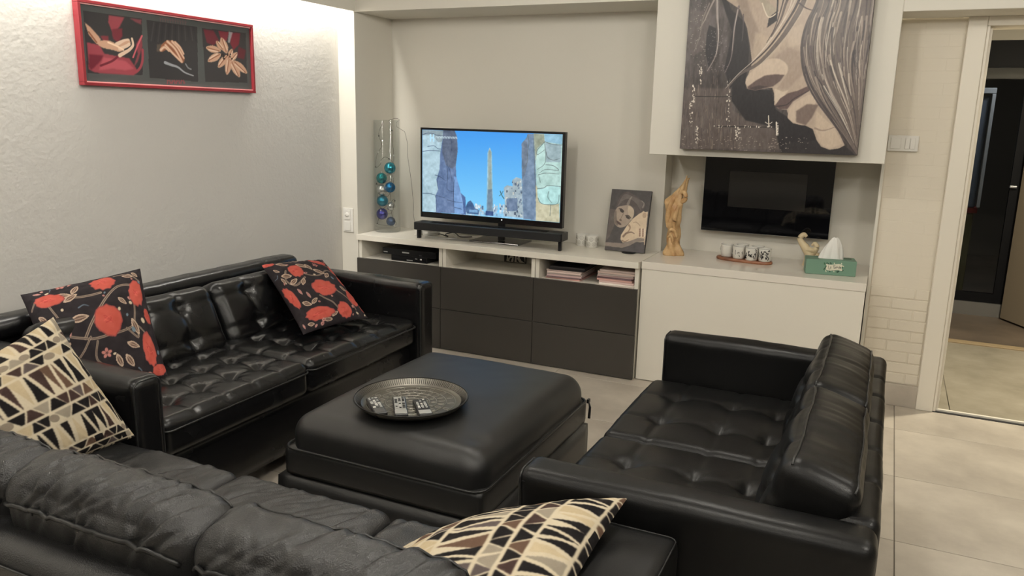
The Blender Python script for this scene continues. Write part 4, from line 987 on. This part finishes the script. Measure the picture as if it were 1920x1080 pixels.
# ================================================================== mugs on a wooden board
m_board = mat('walnut_board', C(136, 88, 62), .4, build=bump_noise([('noise', 30, 1)], .1, .002, None, (C(112, 70, 50), C(156, 104, 74), 9)))
bm = bmesh.new(); pts = []
for k in range(40):
    a = 2*math.pi*k/40; pts.append((2.283+.148*math.copysign(abs(math.cos(a))**.55, math.cos(a)), .338+.055*math.copysign(abs(math.sin(a))**.9, math.sin(a))-.0*math.cos(a)))
lo = [bm.verts.new((x, y, .6536)) for x, y in pts]; mi = [bm.verts.new((2.283+(x-2.283)*1.02, .338+(y-.338)*1.04, .661)) for x, y in pts]; hi = [bm.verts.new((x, y, .6685)) for x, y in pts]
for A_, B_ in ((lo, mi), (mi, hi)):
    for k in range(40): bm.faces.new((A_[k], A_[(k+1) % 40], B_[(k+1) % 40], B_[k]))
bm.faces.new(lo[::-1]); bm.faces.new(hi)
for v in bm.verts: x_, y_ = v.co.x-2.283, v.co.y-.338; v.co.y = .338+y_-x_*.16
tag(from_bm('serving_board', bm, m_board, base=(2.283, .338, .6536)), 'long rounded brown wooden board carrying the espresso cups', 'board')
m_blk2 = mat('black_cup_print', C(30, 28, 30), .5)
MG = [(2.187, .357, 0, 'leftmost, sparse grey drawing'), (2.255, .325, 1, 'second from the left, mostly plain'), (2.324, .305, 4, 'third from the left, with a black figure print'), (2.392, .305, 5, 'rightmost, with a dense black picture print'), (2.262, .393, 1, 'back row left, half hidden'), (2.345, .375, 1, 'back row right, half hidden')]
for (x, y, dens, nm) in MG:
    yy = y; t = thing('espresso_cup', 'white espresso cup on the wooden board, '+nm, 'cup', (x, yy, .6687), 'white espresso cups on the board')
    lathe('cup', [(0, 0), (.027, 0), (.031, .004), (.0325, .060), (.0328, .068), (.0305, .068), (.029, .010), (0, .008)], (x, yy, .6687), m_cer, t)
    tube('rim_line', [(x+.0326*math.cos(a), yy+.0326*math.sin(a), .6687+.0665) for a in np.linspace(0, 2*math.pi, 25)[:-1]], .0008, m_blk2, t, n=4, closed=True)
    tube('handle', [(x+.031*math.cos(2.6)+.018*math.sin(b)*math.cos(2.6), yy+.031*math.sin(2.6)+.018*math.sin(b)*math.sin(2.6), .6687+.035-.018*math.cos(b)) for b in np.linspace(0, math.pi, 9)], .0035, m_cer, t, n=8)
    rg = random.Random(int(x*1000))
    for k in range(dens*4):
        a = -math.pi/2+rg.uniform(-.9, 1.0); zz = .6687+rg.uniform(.015, .058); q = [(a, zz)]
        for s_ in range(3): q.append((q[-1][0]+rg.uniform(-.22, .22), min(.6687+.062, max(.6687+.01, q[-1][1]+rg.uniform(-.012, .012)))))
        R_ = .0322; tube('drawing', [(x+R_*math.cos(b), yy+R_*math.sin(b), c_) for b, c_ in q], .0012 if dens < 4 else .0022, m_blk2, t, n=4)
# ================================================================== tissue box
m_green = mat('sea_green_card', C(112, 146, 126), .5)
t = thing('tissue_box', 'green card tissue box with a white scroll label on the counter', 'box', (2.72, .21, .6535))
rzt = Matrix.Translation(Vector((2.612, .150, 0))) @ Matrix.Rotation(math.radians(9), 4, 'Z')
box('carton', 0, .234, 0, .115, .6536, .728, m_green, t, bev=.002, M_=rzt)
box('opening', .06, .175, .04, .075, .7282, .7290, m_white, t, M_=rzt)
box('flap', .182, .215, .06, .085, .7283, .7305, mat('grey_green_tab', C(84, 102, 84), .5), t, M_=rzt)
A = Art(180, 70, (112, 146, 126))
for i in range(40):
    rg = RNG.random(3); x = 10+rg[0]*160; y = 8+rg[1]*54
    if 34 < x < 146 and 16 < y < 54: continue
    A.dot((x, y), 5+4*rg[2], 3.5, [(30, 60, 44), (214, 214, 190), (44, 92, 60)][i % 3], rg[2]*6)
A.poly([(26, 16), (60, 20), (120, 12), (152, 18), (146, 34), (154, 52), (118, 50), (66, 56), (28, 50), (34, 34)], (222, 218, 198), 0, smooth=True)
for q in ([(46, 26), (46, 42), (56, 42)], [(60, 34), (66, 32), (67, 42), (60, 41), (61, 36)], [(80, 25), (98, 24)], [(88, 25), (87, 42)], [(94, 33), (93, 41), (98, 41), (99, 32)], [(103, 32), (103, 41)], [(103, 34), (109, 31)], [(112, 24), (112, 41)], [(112, 33), (119, 31)], [(122, 30), (125, 40), (130, 29)], [(133, 24), (133, 41)], [(137, 35), (142, 33), (141, 30), (136, 32), (137, 40), (143, 39)]):
    A.line(q, 2.2, (48, 52, 46), smooth=False)
A.line([(50, 50), (90, 53), (130, 48)], 2, (90, 96, 84))
print_quad('label_print', A, *[tuple(rzt @ Vector(p)) for p in ((.078, -.0006, .722), (.186, -.0006, .722), (.186, -.0006, .664), (.078, -.0006, .664))], m_attr, t)
V = []; Fc = []; nu, nv = 40, 16
for j in range(nv):
    s = j/(nv-1)
    for i in range(nu):
        a = 2*math.pi*i/nu; r_ = (.042*(1-s)**.55+.006)*(1+.22*math.sin(a*5+s*2)*(1-s*.4)+.1*math.sin(a*9))
        p = rzt @ Vector((.118+r_*math.cos(a)+.012*s, .057+r_*.42*math.sin(a), .7288+.108*s**.8-.006*abs(math.sin(a*3))*s)); V.append(tuple(p))
for j in range(nv-1):
    for i in range(nu): Fc.append((j*nu+i, j*nu+(i+1) % nu, (j+1)*nu+(i+1) % nu, (j+1)*nu+i))
Fc.append(tuple((nv-1)*nu+i for i in range(nu)))
mk('tissue', V, Fc, mat('white_tissue', (.85, .84, .80, 1), .9), t, True)
# ================================================================== cream ceramic figure behind the box
m_cream = mat('cream_ceramic', C(214, 196, 160), .35, build=bump_noise([('noise', 30, 1)], .2, .003))
t = thing('ceramic_figurine', 'small cream twisted ceramic figurine behind the tissue box', 'figurine', (2.60, .42, .6535))
FX, FY, FZ = 2.595, .40, .6535
def fl_(name, pts, rads):
    P = catmull([(FX+a, FY+b, FZ+c_) for a, b, c_ in pts], 8); tube(name, P, list(np.interp(np.linspace(0, 1, len(P)), np.linspace(0, 1, len(rads)), rads)), m_cream, t, n=14)
fl_('body', [(.01, 0, .0), (.01, 0, .03), (.008, 0, .06), (-.012, 0, .09), (-.032, 0, .115), (-.045, 0, .14), (-.028, 0, .160), (-.012, 0, .150)], [.034, .026, .024, .022, .017, .014, .013, .007])
fl_('wing', [(.010, 0, .05), (.03, 0, .075), (.042, 0, .10), (.03, 0, .118), (.018, 0, .105)], [.016, .018, .014, .010, .006])
fl_('wing', [(-.01, -.01, .085), (.012, -.015, .085), (.035, -.012, .078)], [.012, .014, .008])
fl_('tail', [(.02, 0, .02), (.045, 0, .04), (.05, .0, .07)], [.018, .014, .008])
# ================================================================== large painting: a profile under falling hair
W, H = 470, 490
A = Art(W, H, (74, 67, 66), [(372, 0), (1556, 0), (1443, 972), (322, 940)], [(0, .179*H), (W-1, .213*H), (W-1, H-1), (0, H-1)])
A.noise(.05, .016, 40, 4, 1); A.noise(.2, .05, 22, 2, 9)
K = (34, 31, 34); SK = (178, 160, 144)
A.poly([(330, 560), (640, 560), (660, 700), (760, 760), (930, 820), (960, 940), (330, 940)], (112, 100, 94), 10, al=.45)
A.poly([(380, 60), (520, 80), (480, 300), (400, 360), (360, 300)], (108, 98, 94), 8, al=.5)
A.poly([(560, -200), (640, 60), (740, 150), (762, 300), (752, 430), (640, 560), (600, 440), (650, 200), (600, 60), (520, -200)], K, 3)
A.poly([(500, 160), (545, 180), (548, 330), (500, 430), (478, 330), (485, 220)], K, 2)
A.poly([(650, 440), (745, 420), (742, 560), (905, 570), (930, 690), (1010, 740), (1165, 810), (1210, 930), (960, 950), (930, 800), (740, 760), (650, 640)], K, 4)
A.poly([(1190, 880), (1270, 940), (1365, 912), (1443, 975), (960, 960), (1000, 900)], (44, 40, 42), 4)
# face
A.poly([(520, -180), (610, 0), (700, 60), (745, 180), (765, 290), (778, 400), (752, 478), (736, 522), (748, 560), (800, 572), (880, 556), (908, 556), (922, 596), (920, 660), (950, 688), (1000, 692), (1010, 720), (1006, 742), (1040, 776), (1120, 790), (1166, 812), (1190, 880), (1218, 920), (1270, 938), (1330, 930), (1366, 910),
        (1310, 790), (1240, 700), (1160, 600), (1110, 480), (1092, 330), (1110, 200), (1160, 110), (1250, -180)], SK, 1)
def sh(p, c, s=6, al=.7): A.poly(p, c, int(s*2), al=al)
sh([(620, -150), (700, 60), (745, 180), (765, 300), (800, 420), (850, 380), (820, 200), (760, 60), (720, -100)], (140, 124, 112), 8)
sh([(800, 200), (900, 240), (960, 160), (1000, 260), (900, 360), (800, 410), (778, 330)], (196, 178, 158), 10, .6)
sh([(900, 380), (1010, 300), (1090, 330), (1100, 470), (1010, 560), (940, 560), (990, 480), (1005, 420)], (158, 140, 126), 8, .8)
sh([(1000, 190), (1100, 150), (1090, 280), (1010, 300)], (200, 184, 166), 8, .6)
A.poly([(752, 478), (850, 390), (910, 370), (960, 376), (1000, 410), (1006, 450), (980, 478), (920, 470), (870, 480), (820, 520), (760, 545), (738, 528)], (200, 182, 164), 3, smooth=True)
A.poly([(750, 550), (800, 512), (860, 478), (930, 470), (985, 474), (960, 510), (915, 545), (870, 556), (800, 572), (755, 566)], (96, 80, 76), 3)
A.poly([(760, 558), (820, 540), (880, 548), (800, 572)], (66, 54, 54), 2)
A.poly([(925, 560), (975, 580), (1010, 570), (960, 640), (930, 660), (920, 600)], (204, 188, 170), 3)
A.poly([(924, 668), (960, 620), (1010, 588), (1070, 572), (1140, 540), (1146, 568), (1090, 608), (1040, 640), (1004, 688), (955, 690)], (94, 76, 74), 2)
A.line([(930, 672), (1000, 660), (1050, 620), (1140, 572)], 3, (58, 46, 48), 2)
A.poly([(1010, 716), (1030, 668), (1080, 630), (1150, 596), (1185, 640), (1150, 700), (1120, 784), (1045, 772), (1010, 742)], (196, 178, 160), 3, smooth=True)
A.poly([(1060, 700), (1130, 655), (1200, 660), (1160, 740), (1120, 788), (1060, 770)], (104, 88, 82), 5, al=.85)
A.poly([(1190, 700), (1300, 800), (1350, 900), (1270, 934), (1215, 905), (1180, 810)], (198, 180, 160), 5, al=.8)
A.line([(1180, 806), (1230, 820), (1300, 800)], 5, (140, 122, 112), 2, al=.7)
# eye socket and lashes
A.poly([(820, -60), (900, 30), (945, 60), (880, 112), (860, 70), (800, -40)], (168, 156, 138), 3)
A.poly([(884, 112), (942, 62), (935, 130), (872, 175)], K, 2); A.line([(840, 20), (880, 108), (942, 76)], 3, (216, 204, 186)); A.line([(940, -60), (936, 70), (920, 130)], 4, K)
# scratches and drips on the left
rg = random.Random(2)
for i in range(240):
    x = rg.uniform(330, 720); y = rg.uniform(430, 930)
    if x > 640 and y < 700: continue
    l = rg.uniform(10, 90); c = [(150, 136, 124), (54, 48, 50), (128, 112, 102), (96, 86, 84), (62, 56, 58)][i % 5]
    A.line([(x, y), (x+rg.uniform(-6, 6), min(y+l, 940))], rg.uniform(.8, 2.6), c, .6, al=.6, smooth=False)
for (p, w_) in (([(405, 610), (500, 612), (620, 612), (680, 606)], 2), ([(560, 800), (700, 800), (930, 802)], 2.4)): A.line(p, w_, (36, 32, 34))
for i in range(170):
    t_ = rg.random(); x, y = [(405+rg.uniform(-6, 6), 540+t_*120), (628+rg.uniform(-10, 10), 510+t_*260), (500+t_*440, 798+rg.uniform(-6, 6)), (430+rg.uniform(-8, 8), 800+t_*110), (940+rg.uniform(-6, 6), 770+t_*80), (450+rg.uniform(-8, 8), 420+t_*110), (690+rg.uniform(-14, 14), 800+t_*90), (390+rg.uniform(-10, 10), 640+t_*160)][i % 8]
    A.dot((x, y), rg.uniform(.7, 2.1), rg.uniform(.7, 3), (226, 216, 204), al=.85)
for i in range(120): A.dot((rg.uniform(330, 1150), rg.uniform(860, 960)), rg.uniform(.8, 2.6), 1, (168, 156, 146), al=.7)
for i in range(90): A.dot((rg.uniform(375, 480), rg.uniform(-120, 420)), rg.uniform(.6, 2), 1, (196, 188, 178), al=.6)
for i in range(60): A.dot((rg.uniform(490, 620), rg.uniform(180, 460)), rg.uniform(.5, 1.8), 1, (150, 140, 140), al=.7)
A.line([(885, 730), (888, 800)], 2.5, (214, 204, 190)); A.line([(865, 770), (888, 782), (908, 770)], 1.8, (214, 204, 190)); A.line([(935, 770), (938, 850)], 3, (220, 212, 200))
# hair mass and strands
A.poly([(1250, -220), (1200, 0), (1150, 110), (1104, 200), (1090, 300), (1096, 420), (1130, 540), (1200, 660), (1290, 760), (1340, 850), (1443, 975), (1480, 640), (1515, 380), (1560, 0), (1600, -220)], (104, 93, 88), 3)
Lc = catmull([(1230, -200), (1190, 10), (1125, 150), (1092, 300), (1110, 470), (1180, 620), (1290, 770), (1380, 890), (1440, 972)], 4)
Rc = catmull([(1590, -200), (1572, 0), (1560, 130), (1545, 250), (1525, 340), (1505, 430), (1488, 560), (1466, 700), (1450, 840)], 4)
hc = [(196, 182, 168), (60, 53, 54), (140, 128, 120), (84, 74, 74), (168, 154, 142), (48, 42, 46), (120, 108, 100), (222, 212, 198)]
for i in range(150):
    k = rg.random(); k2 = min(1, max(0, k+rg.uniform(-.06, .1))); a = rg.randrange(0, 20); b = a+rg.randrange(6, 14); b = min(b, len(Lc)-1); pts = []
    for j in range(a, b+1):
        q = k+(k2-k)*(j-a)/(b-a); pts.append(tuple(Lc[j]*(1-q)+Rc[j]*q+np.array([math.sin(j*.5+i)*4, 0])))
    if len(pts) > 2: A.line(pts, rg.uniform(2, 7), hc[i % 8], .6, al=.72, smooth=False)
A.line([tuple(p) for p in Lc], 7, (60, 53, 54), 3, al=.8, smooth=False)
# strands falling across the face and at the left
for (p, w_, c) in (([(1180, -200), (1110, 0), (1040, 130), (950, 260), (820, 400), (700, 470), (625, 550)], 16, (96, 86, 82)), ([(1150, -200), (1075, 0), (1010, 120), (900, 280), (790, 390), (690, 465)], 7, (58, 50, 52)), ([(1120, -200), (1050, 0), (985, 120), (880, 270), (770, 400)], 4, (206, 194, 180)),
                   ([(1190, -200), (1120, 20), (1050, 150), (960, 280), (850, 390)], 4, (190, 176, 162)), ([(1090, -200), (1000, 0), (960, 120), (900, 230)], 8, (84, 74, 72)), ([(1000, -100), (960, 60), (920, 180), (870, 270)], 4, (60, 52, 54)), ([(1060, -200), (1030, 0), (975, 130), (905, 240), (800, 370), (690, 470), (610, 560)], 3, (214, 202, 190)),
                   ([(545, -150), (548, 80), (560, 220), (545, 350), (492, 450)], 5, (150, 138, 134)), ([(552, -100), (556, 100), (562, 240), (546, 350)], 2, (208, 198, 190)), ([(690, 40), (665, 160), (655, 280), (640, 380), (605, 460)], 6, (112, 100, 100)), ([(684, 60), (660, 200), (650, 320)], 2, (190, 178, 170)),
                   ([(530, 0), (500, 60), (470, 130), (440, 180)], 5, (156, 144, 138)), ([(500, 20), (460, 120), (440, 230), (405, 330)], 4, (128, 116, 112)), ([(720, 90), (718, 200), (712, 260)], 3, (90, 80, 82)), ([(1080, 20), (1120, 50), (1168, 66)], 4, (66, 56, 58))):
    A.line(p, w_, c, w_*.35, al=.9)
A.noise(.25, .12, 12, 2, 5)
t = thing('canvas_painting', 'large grey painting of a tilted face under falling hair above the fireplace', 'painting', (2.39, -.01, 1.249))
box('canvas_edge', 1.984, 2.796, -.0345, .0155, 1.249, 2.10, mat('dark_canvas_edge', C(62, 56, 54), .7), t, bev=.001)
print_quad('painted_face', A, (1.9845, -.0352, 2.0995), (2.7955, -.0352, 2.0995), (2.7955, -.0352, 1.2495), (1.9845, -.0352, 1.2495), m_paint, t)

# ================================================================== red framed triptych on the plaster wall
A = Art(400, 138, (80, 83, 83), [(65, 10), (1850, 275), (1885, 955), (125, 870)])  # ground grey lightened, the glass reflection is mixed into the colour
def panel(q): A.poly(q, (58, 57, 59), 0)
panel([(125, 105), (735, 190), (740, 790), (160, 770)]); panel([(785, 200), (1310, 270), (1320, 860), (810, 820)]); panel([(1360, 285), (1815, 335), (1835, 870), (1395, 860)])
R1 = (150, 70, 80); R2 = (196, 96, 106)
A.poly([(390, 150), (555, 172), (500, 280), (430, 340), (385, 230)], R1, 2); A.poly([(420, 300), (530, 290), (530, 380), (480, 440), (430, 400)], (116, 52, 62), 3); A.poly([(300, 370), (385, 370), (385, 430), (330, 430)], (120, 54, 62), 2)
A.poly([(160, 440), (290, 470), (340, 560), (480, 590), (600, 610), (660, 700), (690, 760), (640, 795), (240, 765), (175, 730)], R1, 2); A.poly([(180, 570), (330, 580), (300, 640), (200, 740), (175, 700)], (110, 44, 56), 3)
A.poly([(330, 600), (450, 620), (560, 640), (650, 720), (560, 740), (420, 720), (280, 740)], R2, 4, al=.6); A.line([(480, 590), (420, 640), (300, 690)], 4, (110, 44, 56)); A.line([(520, 760), (600, 770), (690, 740), (735, 650), (740, 520)], 5, R1)
A.poly([(730, 360), (740, 480), (690, 640), (640, 720), (690, 560), (670, 460)], (150, 70, 80), 2, al=.8); A.line([(735, 370), (690, 470), (640, 600)], 3, R2); A.poly([(610, 185), (730, 195), (728, 250), (680, 230)], (128, 70, 78), 3)
S1 = (196, 156, 132); S2 = (218, 190, 168); S3 = (140, 92, 70)
A.poly([(140, 230), (200, 280), (300, 400), (300, 460), (260, 460), (180, 360)], S1, 1); A.poly([(280, 430), (380, 420), (470, 460), (540, 510), (500, 540), (420, 520), (330, 500), (280, 470)], S1, 1, smooth=True)
A.line([(470, 460), (540, 430), (590, 420)], 7, S2); A.line([(500, 490), (560, 450), (600, 440)], 6, S1); A.line([(500, 510), (570, 480), (600, 460)], 6, S2); A.line([(500, 580), (560, 545), (600, 520), (640, 470), (630, 400)], 7, S2, 4); A.line([(380, 440), (470, 480), (540, 520)], 3, (236, 206, 178)); A.line([(180, 330), (260, 440)], 3, S3)
for i in range(14): A.line([(860+i*32, 230+i*4), (830+i*36, 420+10*math.sin(i))], 4, [(72, 70, 74), (54, 52, 56)][i % 2], 2, al=.7)
A.poly([(890, 460), (950, 455), (930, 540), (885, 535)], (88, 78, 72), 2)
A.poly([(930, 480), (990, 420), (1060, 425), (1120, 480), (1175, 600), (1165, 655), (1120, 640), (1060, 560), (1010, 510), (940, 540)], S3, 1, smooth=True)
for p in ([(1000, 430), (1080, 510), (1150, 640)], [(1050, 430), (1110, 500), (1170, 605)], [(980, 470), (1060, 560), (1150, 650)], [(930, 520), (970, 490), (1015, 530)], [(1080, 440), (1130, 490), (1168, 560)]): A.line(p, 6, S1, 4); A.line(p, 2, S2, 1)
A.line([(975, 655), (1040, 680), (1110, 705), (1180, 760), (1270, 795)], 6, (150, 152, 158), 2); A.line([(1190, 670), (1215, 710), (1245, 725)], 3, (120, 122, 128))
A.poly([(1375, 300), (1480, 310), (1540, 420), (1480, 470), (1410, 440)], (104, 46, 56), 3); A.poly([(1530, 315), (1640, 325), (1620, 420), (1560, 420)], (122, 48, 60), 2); A.poly([(1660, 330), (1760, 340), (1745, 460), (1690, 520), (1655, 450)], (116, 44, 56), 2); A.poly([(1740, 480), (1820, 520), (1800, 620), (1730, 600)], (96, 44, 52), 3)
A.poly([(1640, 320), (1680, 330), (1650, 440), (1630, 440)], (184, 184, 188), 2, al=.7)
for (x, y, l, w_, a) in ((1590, 470, 90, 36, -1.9), (1545, 470, 60, 26, -2.2), (1480, 510, 80, 36, .25), (1490, 600, 80, 38, 2.6), (1580, 640, 85, 36, 2.2), (1635, 690, 95, 34, 1.7), (1710, 720, 100, 36, 1.1), (1760, 700, 100, 34, .75), (1690, 590, 60, 30, -.9), (1655, 560, 60, 26, -1.2)):
    ca, sa = math.cos(a), math.sin(a); T_ = lambda p, q: (x+p*ca-q*sa, y+p*sa+q*ca)
    A.poly([T_(-l, 0), T_(-l*.3, w_), T_(l*.5, w_*.8), T_(l, 0), T_(l*.5, -w_*.8), T_(-l*.3, -w_)], S1, 1, smooth=True); A.line([T_(-l*.8, 0), T_(l*.8, 4)], 2, S3); A.line([T_(-l*.6, w_*.5), T_(l*.6, w_*.4)], 2.5, S2)
for i in range(12): A.dot((1560+RNG.random()*120, 560+RNG.random()*60), 2, 2, (50, 38, 36))
for i, x in enumerate(range(925, 1200, 26)): A.line([(x, 175+(x-925)*.13), (x+4, 215+(x-925)*.13)], 2, (110, 84, 86), al=.7); A.line([(x, 195+(x-925)*.13), (x+16, 190+(x-925)*.13)], 1.5, (110, 84, 86), al=.6)
for i, x in enumerate(range(1000, 1190, 24)): A.line([(x, 846), (x+(4 if i % 2 else -3), 880)], 2.4, (140, 72, 78), al=.8); A.line([(x, 848+(i % 3)*12), (x+14, 850+(i % 2)*24)], 2, (140, 72, 78), al=.8)
t = thing('framed_triptych', 'wide red framed print of three hand photographs on the plaster wall', 'picture', (-.105, -1.22, 1.473))
y0, y1, z0, z1 = -1.713, -.724, 1.473, 1.812
box('backing', -.1205, -.104, y0+.01, y1-.01, z0+.01, z1-.01, m_blackm, t)
fo = []
for (a, b, c_, d_) in ((y0, y1, z0, z0+.013), (y0, y1, z1-.013, z1), (y0, y0+.013, z0+.0132, z1-.0132), (y1-.013, y1, z0+.0132, z1-.0132)): box('frame', -.1205, -.088, a, b, c_, d_, m_red, t, bev=.0015)
print_quad('print', A, (-.1036, y0+.012, z1-.012), (-.1036, y1-.012, z1-.012), (-.1036, y1-.012, z0+.012), (-.1036, y0+.012, z0+.012), m_print_gloss, t)
for (a, b, c_, d_) in ((y0+.013, y1-.013, z0+.013, z0+.018), (y0+.013, y1-.013, z1-.018, z1-.013)): box('slip', -.1034, -.095, a, b, c_, d_, mat('pink_white_slip', C(226, 170, 168), .4), t)

# ================================================================== round metal tray and three remotes on the ottoman
TXc, TYc, TZc = 1.562, -1.845, .4395
m_pew = mat('dark_pewter', (.20, .19, .165, 1), .38, 1, build=bump_noise([('noise', 60, 1), ('vor', 90, .6)], .35, .002))
m_pewd = mat('dark_tray_rim', (.035, .034, .032, 1), .3, .9)
t = thing('round_tray', 'round dark engraved metal tray on the black ottoman', 'tray', (TXc, TYc, TZc))
lathe('dish', [(0, .001), (.155, .001), (.166, .004), (.186, .021), (.190, .022), (.191, .019), (.170, -.0005), (.155, -.002), (0, -.002)], (TXc, TYc, TZc), m_pew, t, n=72)
tube('rolled_rim', [(TXc+.1905*math.cos(a), TYc+.1905*math.sin(a), TZc+.0215) for a in np.linspace(0, 2*math.pi, 73)[:-1]], .0026, m_pewd, t, closed=True, n=8)
bm = bmesh.new()
for k in range(150):
    a = 2*math.pi*k/150; bm_tube(bm, [(TXc+.168*math.cos(a), TYc+.168*math.sin(a), TZc+.006), (TXc+.186*math.cos(a), TYc+.186*math.sin(a), TZc+.0208)], .0011, 4, cap=False)
from_bm('rim_flutes', bm, m_pewd, t, True, kind='stuff')
bm = bmesh.new()
for R_ in (.150, .118, .086, .062, .036, .012):
    bm_tube(bm, [(TXc+R_*math.cos(a), TYc+R_*math.sin(a), TZc+.0014) for a in np.linspace(0, 2*math.pi, 49)[:-1]], .0011, 5, closed=True)
for R_, n_, l in ((.134, 16, .012), (.102, 22, .011), (.074, 14, .008), (.049, 10, .008)):
    for k in range(n_):
        a = 2*math.pi*k/n_; c_ = (TXc+R_*math.cos(a), TYc+R_*math.sin(a)); pts = []
        for b in np.linspace(0, 2*math.pi, 9)[:-1]:
            u_, v_ = l*math.cos(b), l*.55*math.sin(b)*(1+.4*math.cos(b)); pts.append((c_[0]+u_*math.cos(a)-v_*math.sin(a), c_[1]+u_*math.sin(a)+v_*math.cos(a), TZc+.0013))
        bm_tube(bm, pts, .0009, 4, closed=True)
from_bm('engraved_rings', bm, mat('worn_silver_line', (.42, .41, .37, 1), .3, 1), t, True, kind='stuff')
m_rg = mat('grey_remote_shell', (.07, .07, .068, 1), .5); m_btn = mat('light_grey_button', (.42, .42, .40, 1), .5); m_sil = mat('silver_remote_face', (.55, .55, .53, 1), .3, .6)
def remote(label, cx, cy, ang, L, Wd, shell, face, seed, end=None):
    t = thing('remote_control', label, 'remote', (cx, cy, TZc+.002), 'remote controls on the tray')
    M_ = Matrix.Translation(Vector((cx, cy, TZc+.0026))) @ Matrix.Rotation(math.radians(ang), 4, 'Z'); rg = random.Random(seed)
    box('shell', -L/2, L/2, -Wd/2, Wd/2, 0, .016, shell, t, bev=.004, M_=M_)
    box('face', -L/2+.006, L/2-.006, -Wd/2+.004, Wd/2-.004, .0161, .0168, face, t, bev=.0003, M_=M_)
    if end: box('end_plate', -L/2+.004, -L/2+.034, -Wd/2+.003, Wd/2-.003, .0169, .0178, end, t, bev=.0004, M_=M_)
    n_ = int((L-.05)/.012)
    for i in range(n_):
        for j in range(3):
            if rg.random() < .1: continue
            x = L/2-.014-i*.012; y = (j-1)*Wd*.27; s_ = .0035 if rg.random() < .7 else .0045
            box('button', x-s_, x+s_, y-s_, y+s_, .0169, .0190, [m_btn, m_btn, m_white, m_sil, m_rg][rg.randrange(5)] if seed != 2 else [m_rg, m_blackm, m_btn][rg.randrange(3)], t, bev=.0008, M_=M_)
remote('leftmost grey remote control with silver buttons on the tray', 1.502, -1.963, 137, .150, .042, m_black, m_rg, 1, None)
remote('middle silver remote control with a bright lower end on the tray', 1.570, -1.927, 126, .165, .044, m_black, m_sil, 2, m_sil)
remote('rightmost dark remote control with white buttons on the tray', 1.640, -1.902, 131, .140, .045, m_black, m_black, 3, m_sil)

# ================================================================== things in the bench niches
t = thing('disc_player', 'slim black disc player lying on top of the set top box', 'player', (.38, .2, .536))
box('case', .155, .535, .055, .28, .5365, .575, m_black, t, bev=.002)
box('front_panel', .158, .532, .0515, .0545, .539, .573, m_tvframe, t, bev=.0008)
box('display', .30, .35, .0505, .0513, .553, .561, m_sil, t); box('badge', .165, .195, .0505, .0513, .548, .554, m_sil, t)
box('usb_cover', .42, .44, .0505, .0513, .545, .553, m_blackm, t)
t = thing('set_top_box', 'black set top box under the disc player in the left niche', 'player', (.36, .17, .5005))
box('case', .215, .47, .06, .25, .5006, .5358, m_blackm, t, bev=.002)
box('front_panel', .218, .467, .0565, .0595, .503, .534, m_tvframe, t, bev=.0008)
box('button', .425, .437, .0555, .0563, .520, .528, m_white, t); box('button', .39, .405, .0555, .0563, .522, .527, m_sil, t); box('display', .33, .372, .0555, .0563, .509, .514, m_sil, t)
A = Art(90, 44, (210, 204, 190))
for q in ([(0, 0), (12, 0), (8, 44), (0, 44)], [(18, 0), (30, 0), (18, 30), (14, 20)], [(34, 10), (46, 0), (44, 44), (38, 44), (40, 16)], [(52, 0), (60, 14), (54, 24), (66, 44), (52, 40)], [(70, 4), (84, 12), (90, 44), (74, 34), (66, 20)], [(24, 26), (34, 22), (28, 44), (20, 40)]): A.poly(q, (34, 32, 34), 0)
t = thing('small_print', 'small black and white framed card at the back of the middle niche', 'picture', (.905, .39, .5005))
box('frame', .832, .98, .384, .392, .5006, .562, m_blackm, t, bev=.001)
print_quad('print', A, (.836, .3836, .559), (.976, .3836, .559), (.976, .3836, .504), (.836, .3836, .504), m_attr, t)
def magazines(xc, yc, n, grp, seed, side):
    rg = random.Random(seed); z = .5004; names = ['bottom', 'second', 'third', 'fourth', 'fifth', 'sixth', 'seventh', 'eighth', 'ninth']
    cols = [(214, 186, 180), (196, 170, 166), (226, 208, 200), (204, 160, 150), (206, 192, 186), (232, 222, 214), (120, 96, 100), (222, 200, 190)]
    for i in range(n):
        dark = side == 'left' and i >= n-2
        h = rg.uniform(.006, .0115) if not dark else .012; w_ = .205+rg.uniform(-.006, .008); d_ = .275; a = math.radians(rg.uniform(-4, 4)); c = (36, 34, 38) if dark else cols[(i*3+seed) % 8]
        ox = rg.uniform(-.008, .008)+(.012 if dark else 0)
        M_ = Matrix.Translation(Vector((xc+ox, yc+rg.uniform(-.006, .01), z+.0003))) @ Matrix.Rotation(a, 4, 'Z')
        nm = names[i] if i < n-1 else 'topmost'
        t = thing('magazine', '%s %s magazine of the %s pile in the right niche' % (nm, 'dark' if dark else 'pale red' if c[0] > c[1]+60 else 'pale', side), 'magazine', (xc, yc, z), grp)
        mc = mat('cover', C(*c), .3); box('back_cover', -w_/2, w_/2, -d_/2, d_/2, 0, .0006, mc, t, M_=M_)
        box('pages', -w_/2+.001, w_/2-.001, -d_/2+.0015, d_/2-.001, .0007, h-.0008, mat('page_edges', C(*[min(255, v+14) for v in c]) if not dark else C(60, 56, 58), .8), t, M_=M_)
        box('front_cover', -w_/2, w_/2, -d_/2, d_/2, h-.0007, h, mc, t, M_=M_)
        z += h+.0004
magazines(1.352, .195, 8, 'magazines in the left pile', 3, 'left')
magazines(1.656, .195, 8, 'magazines in the right pile', 5, 'right')
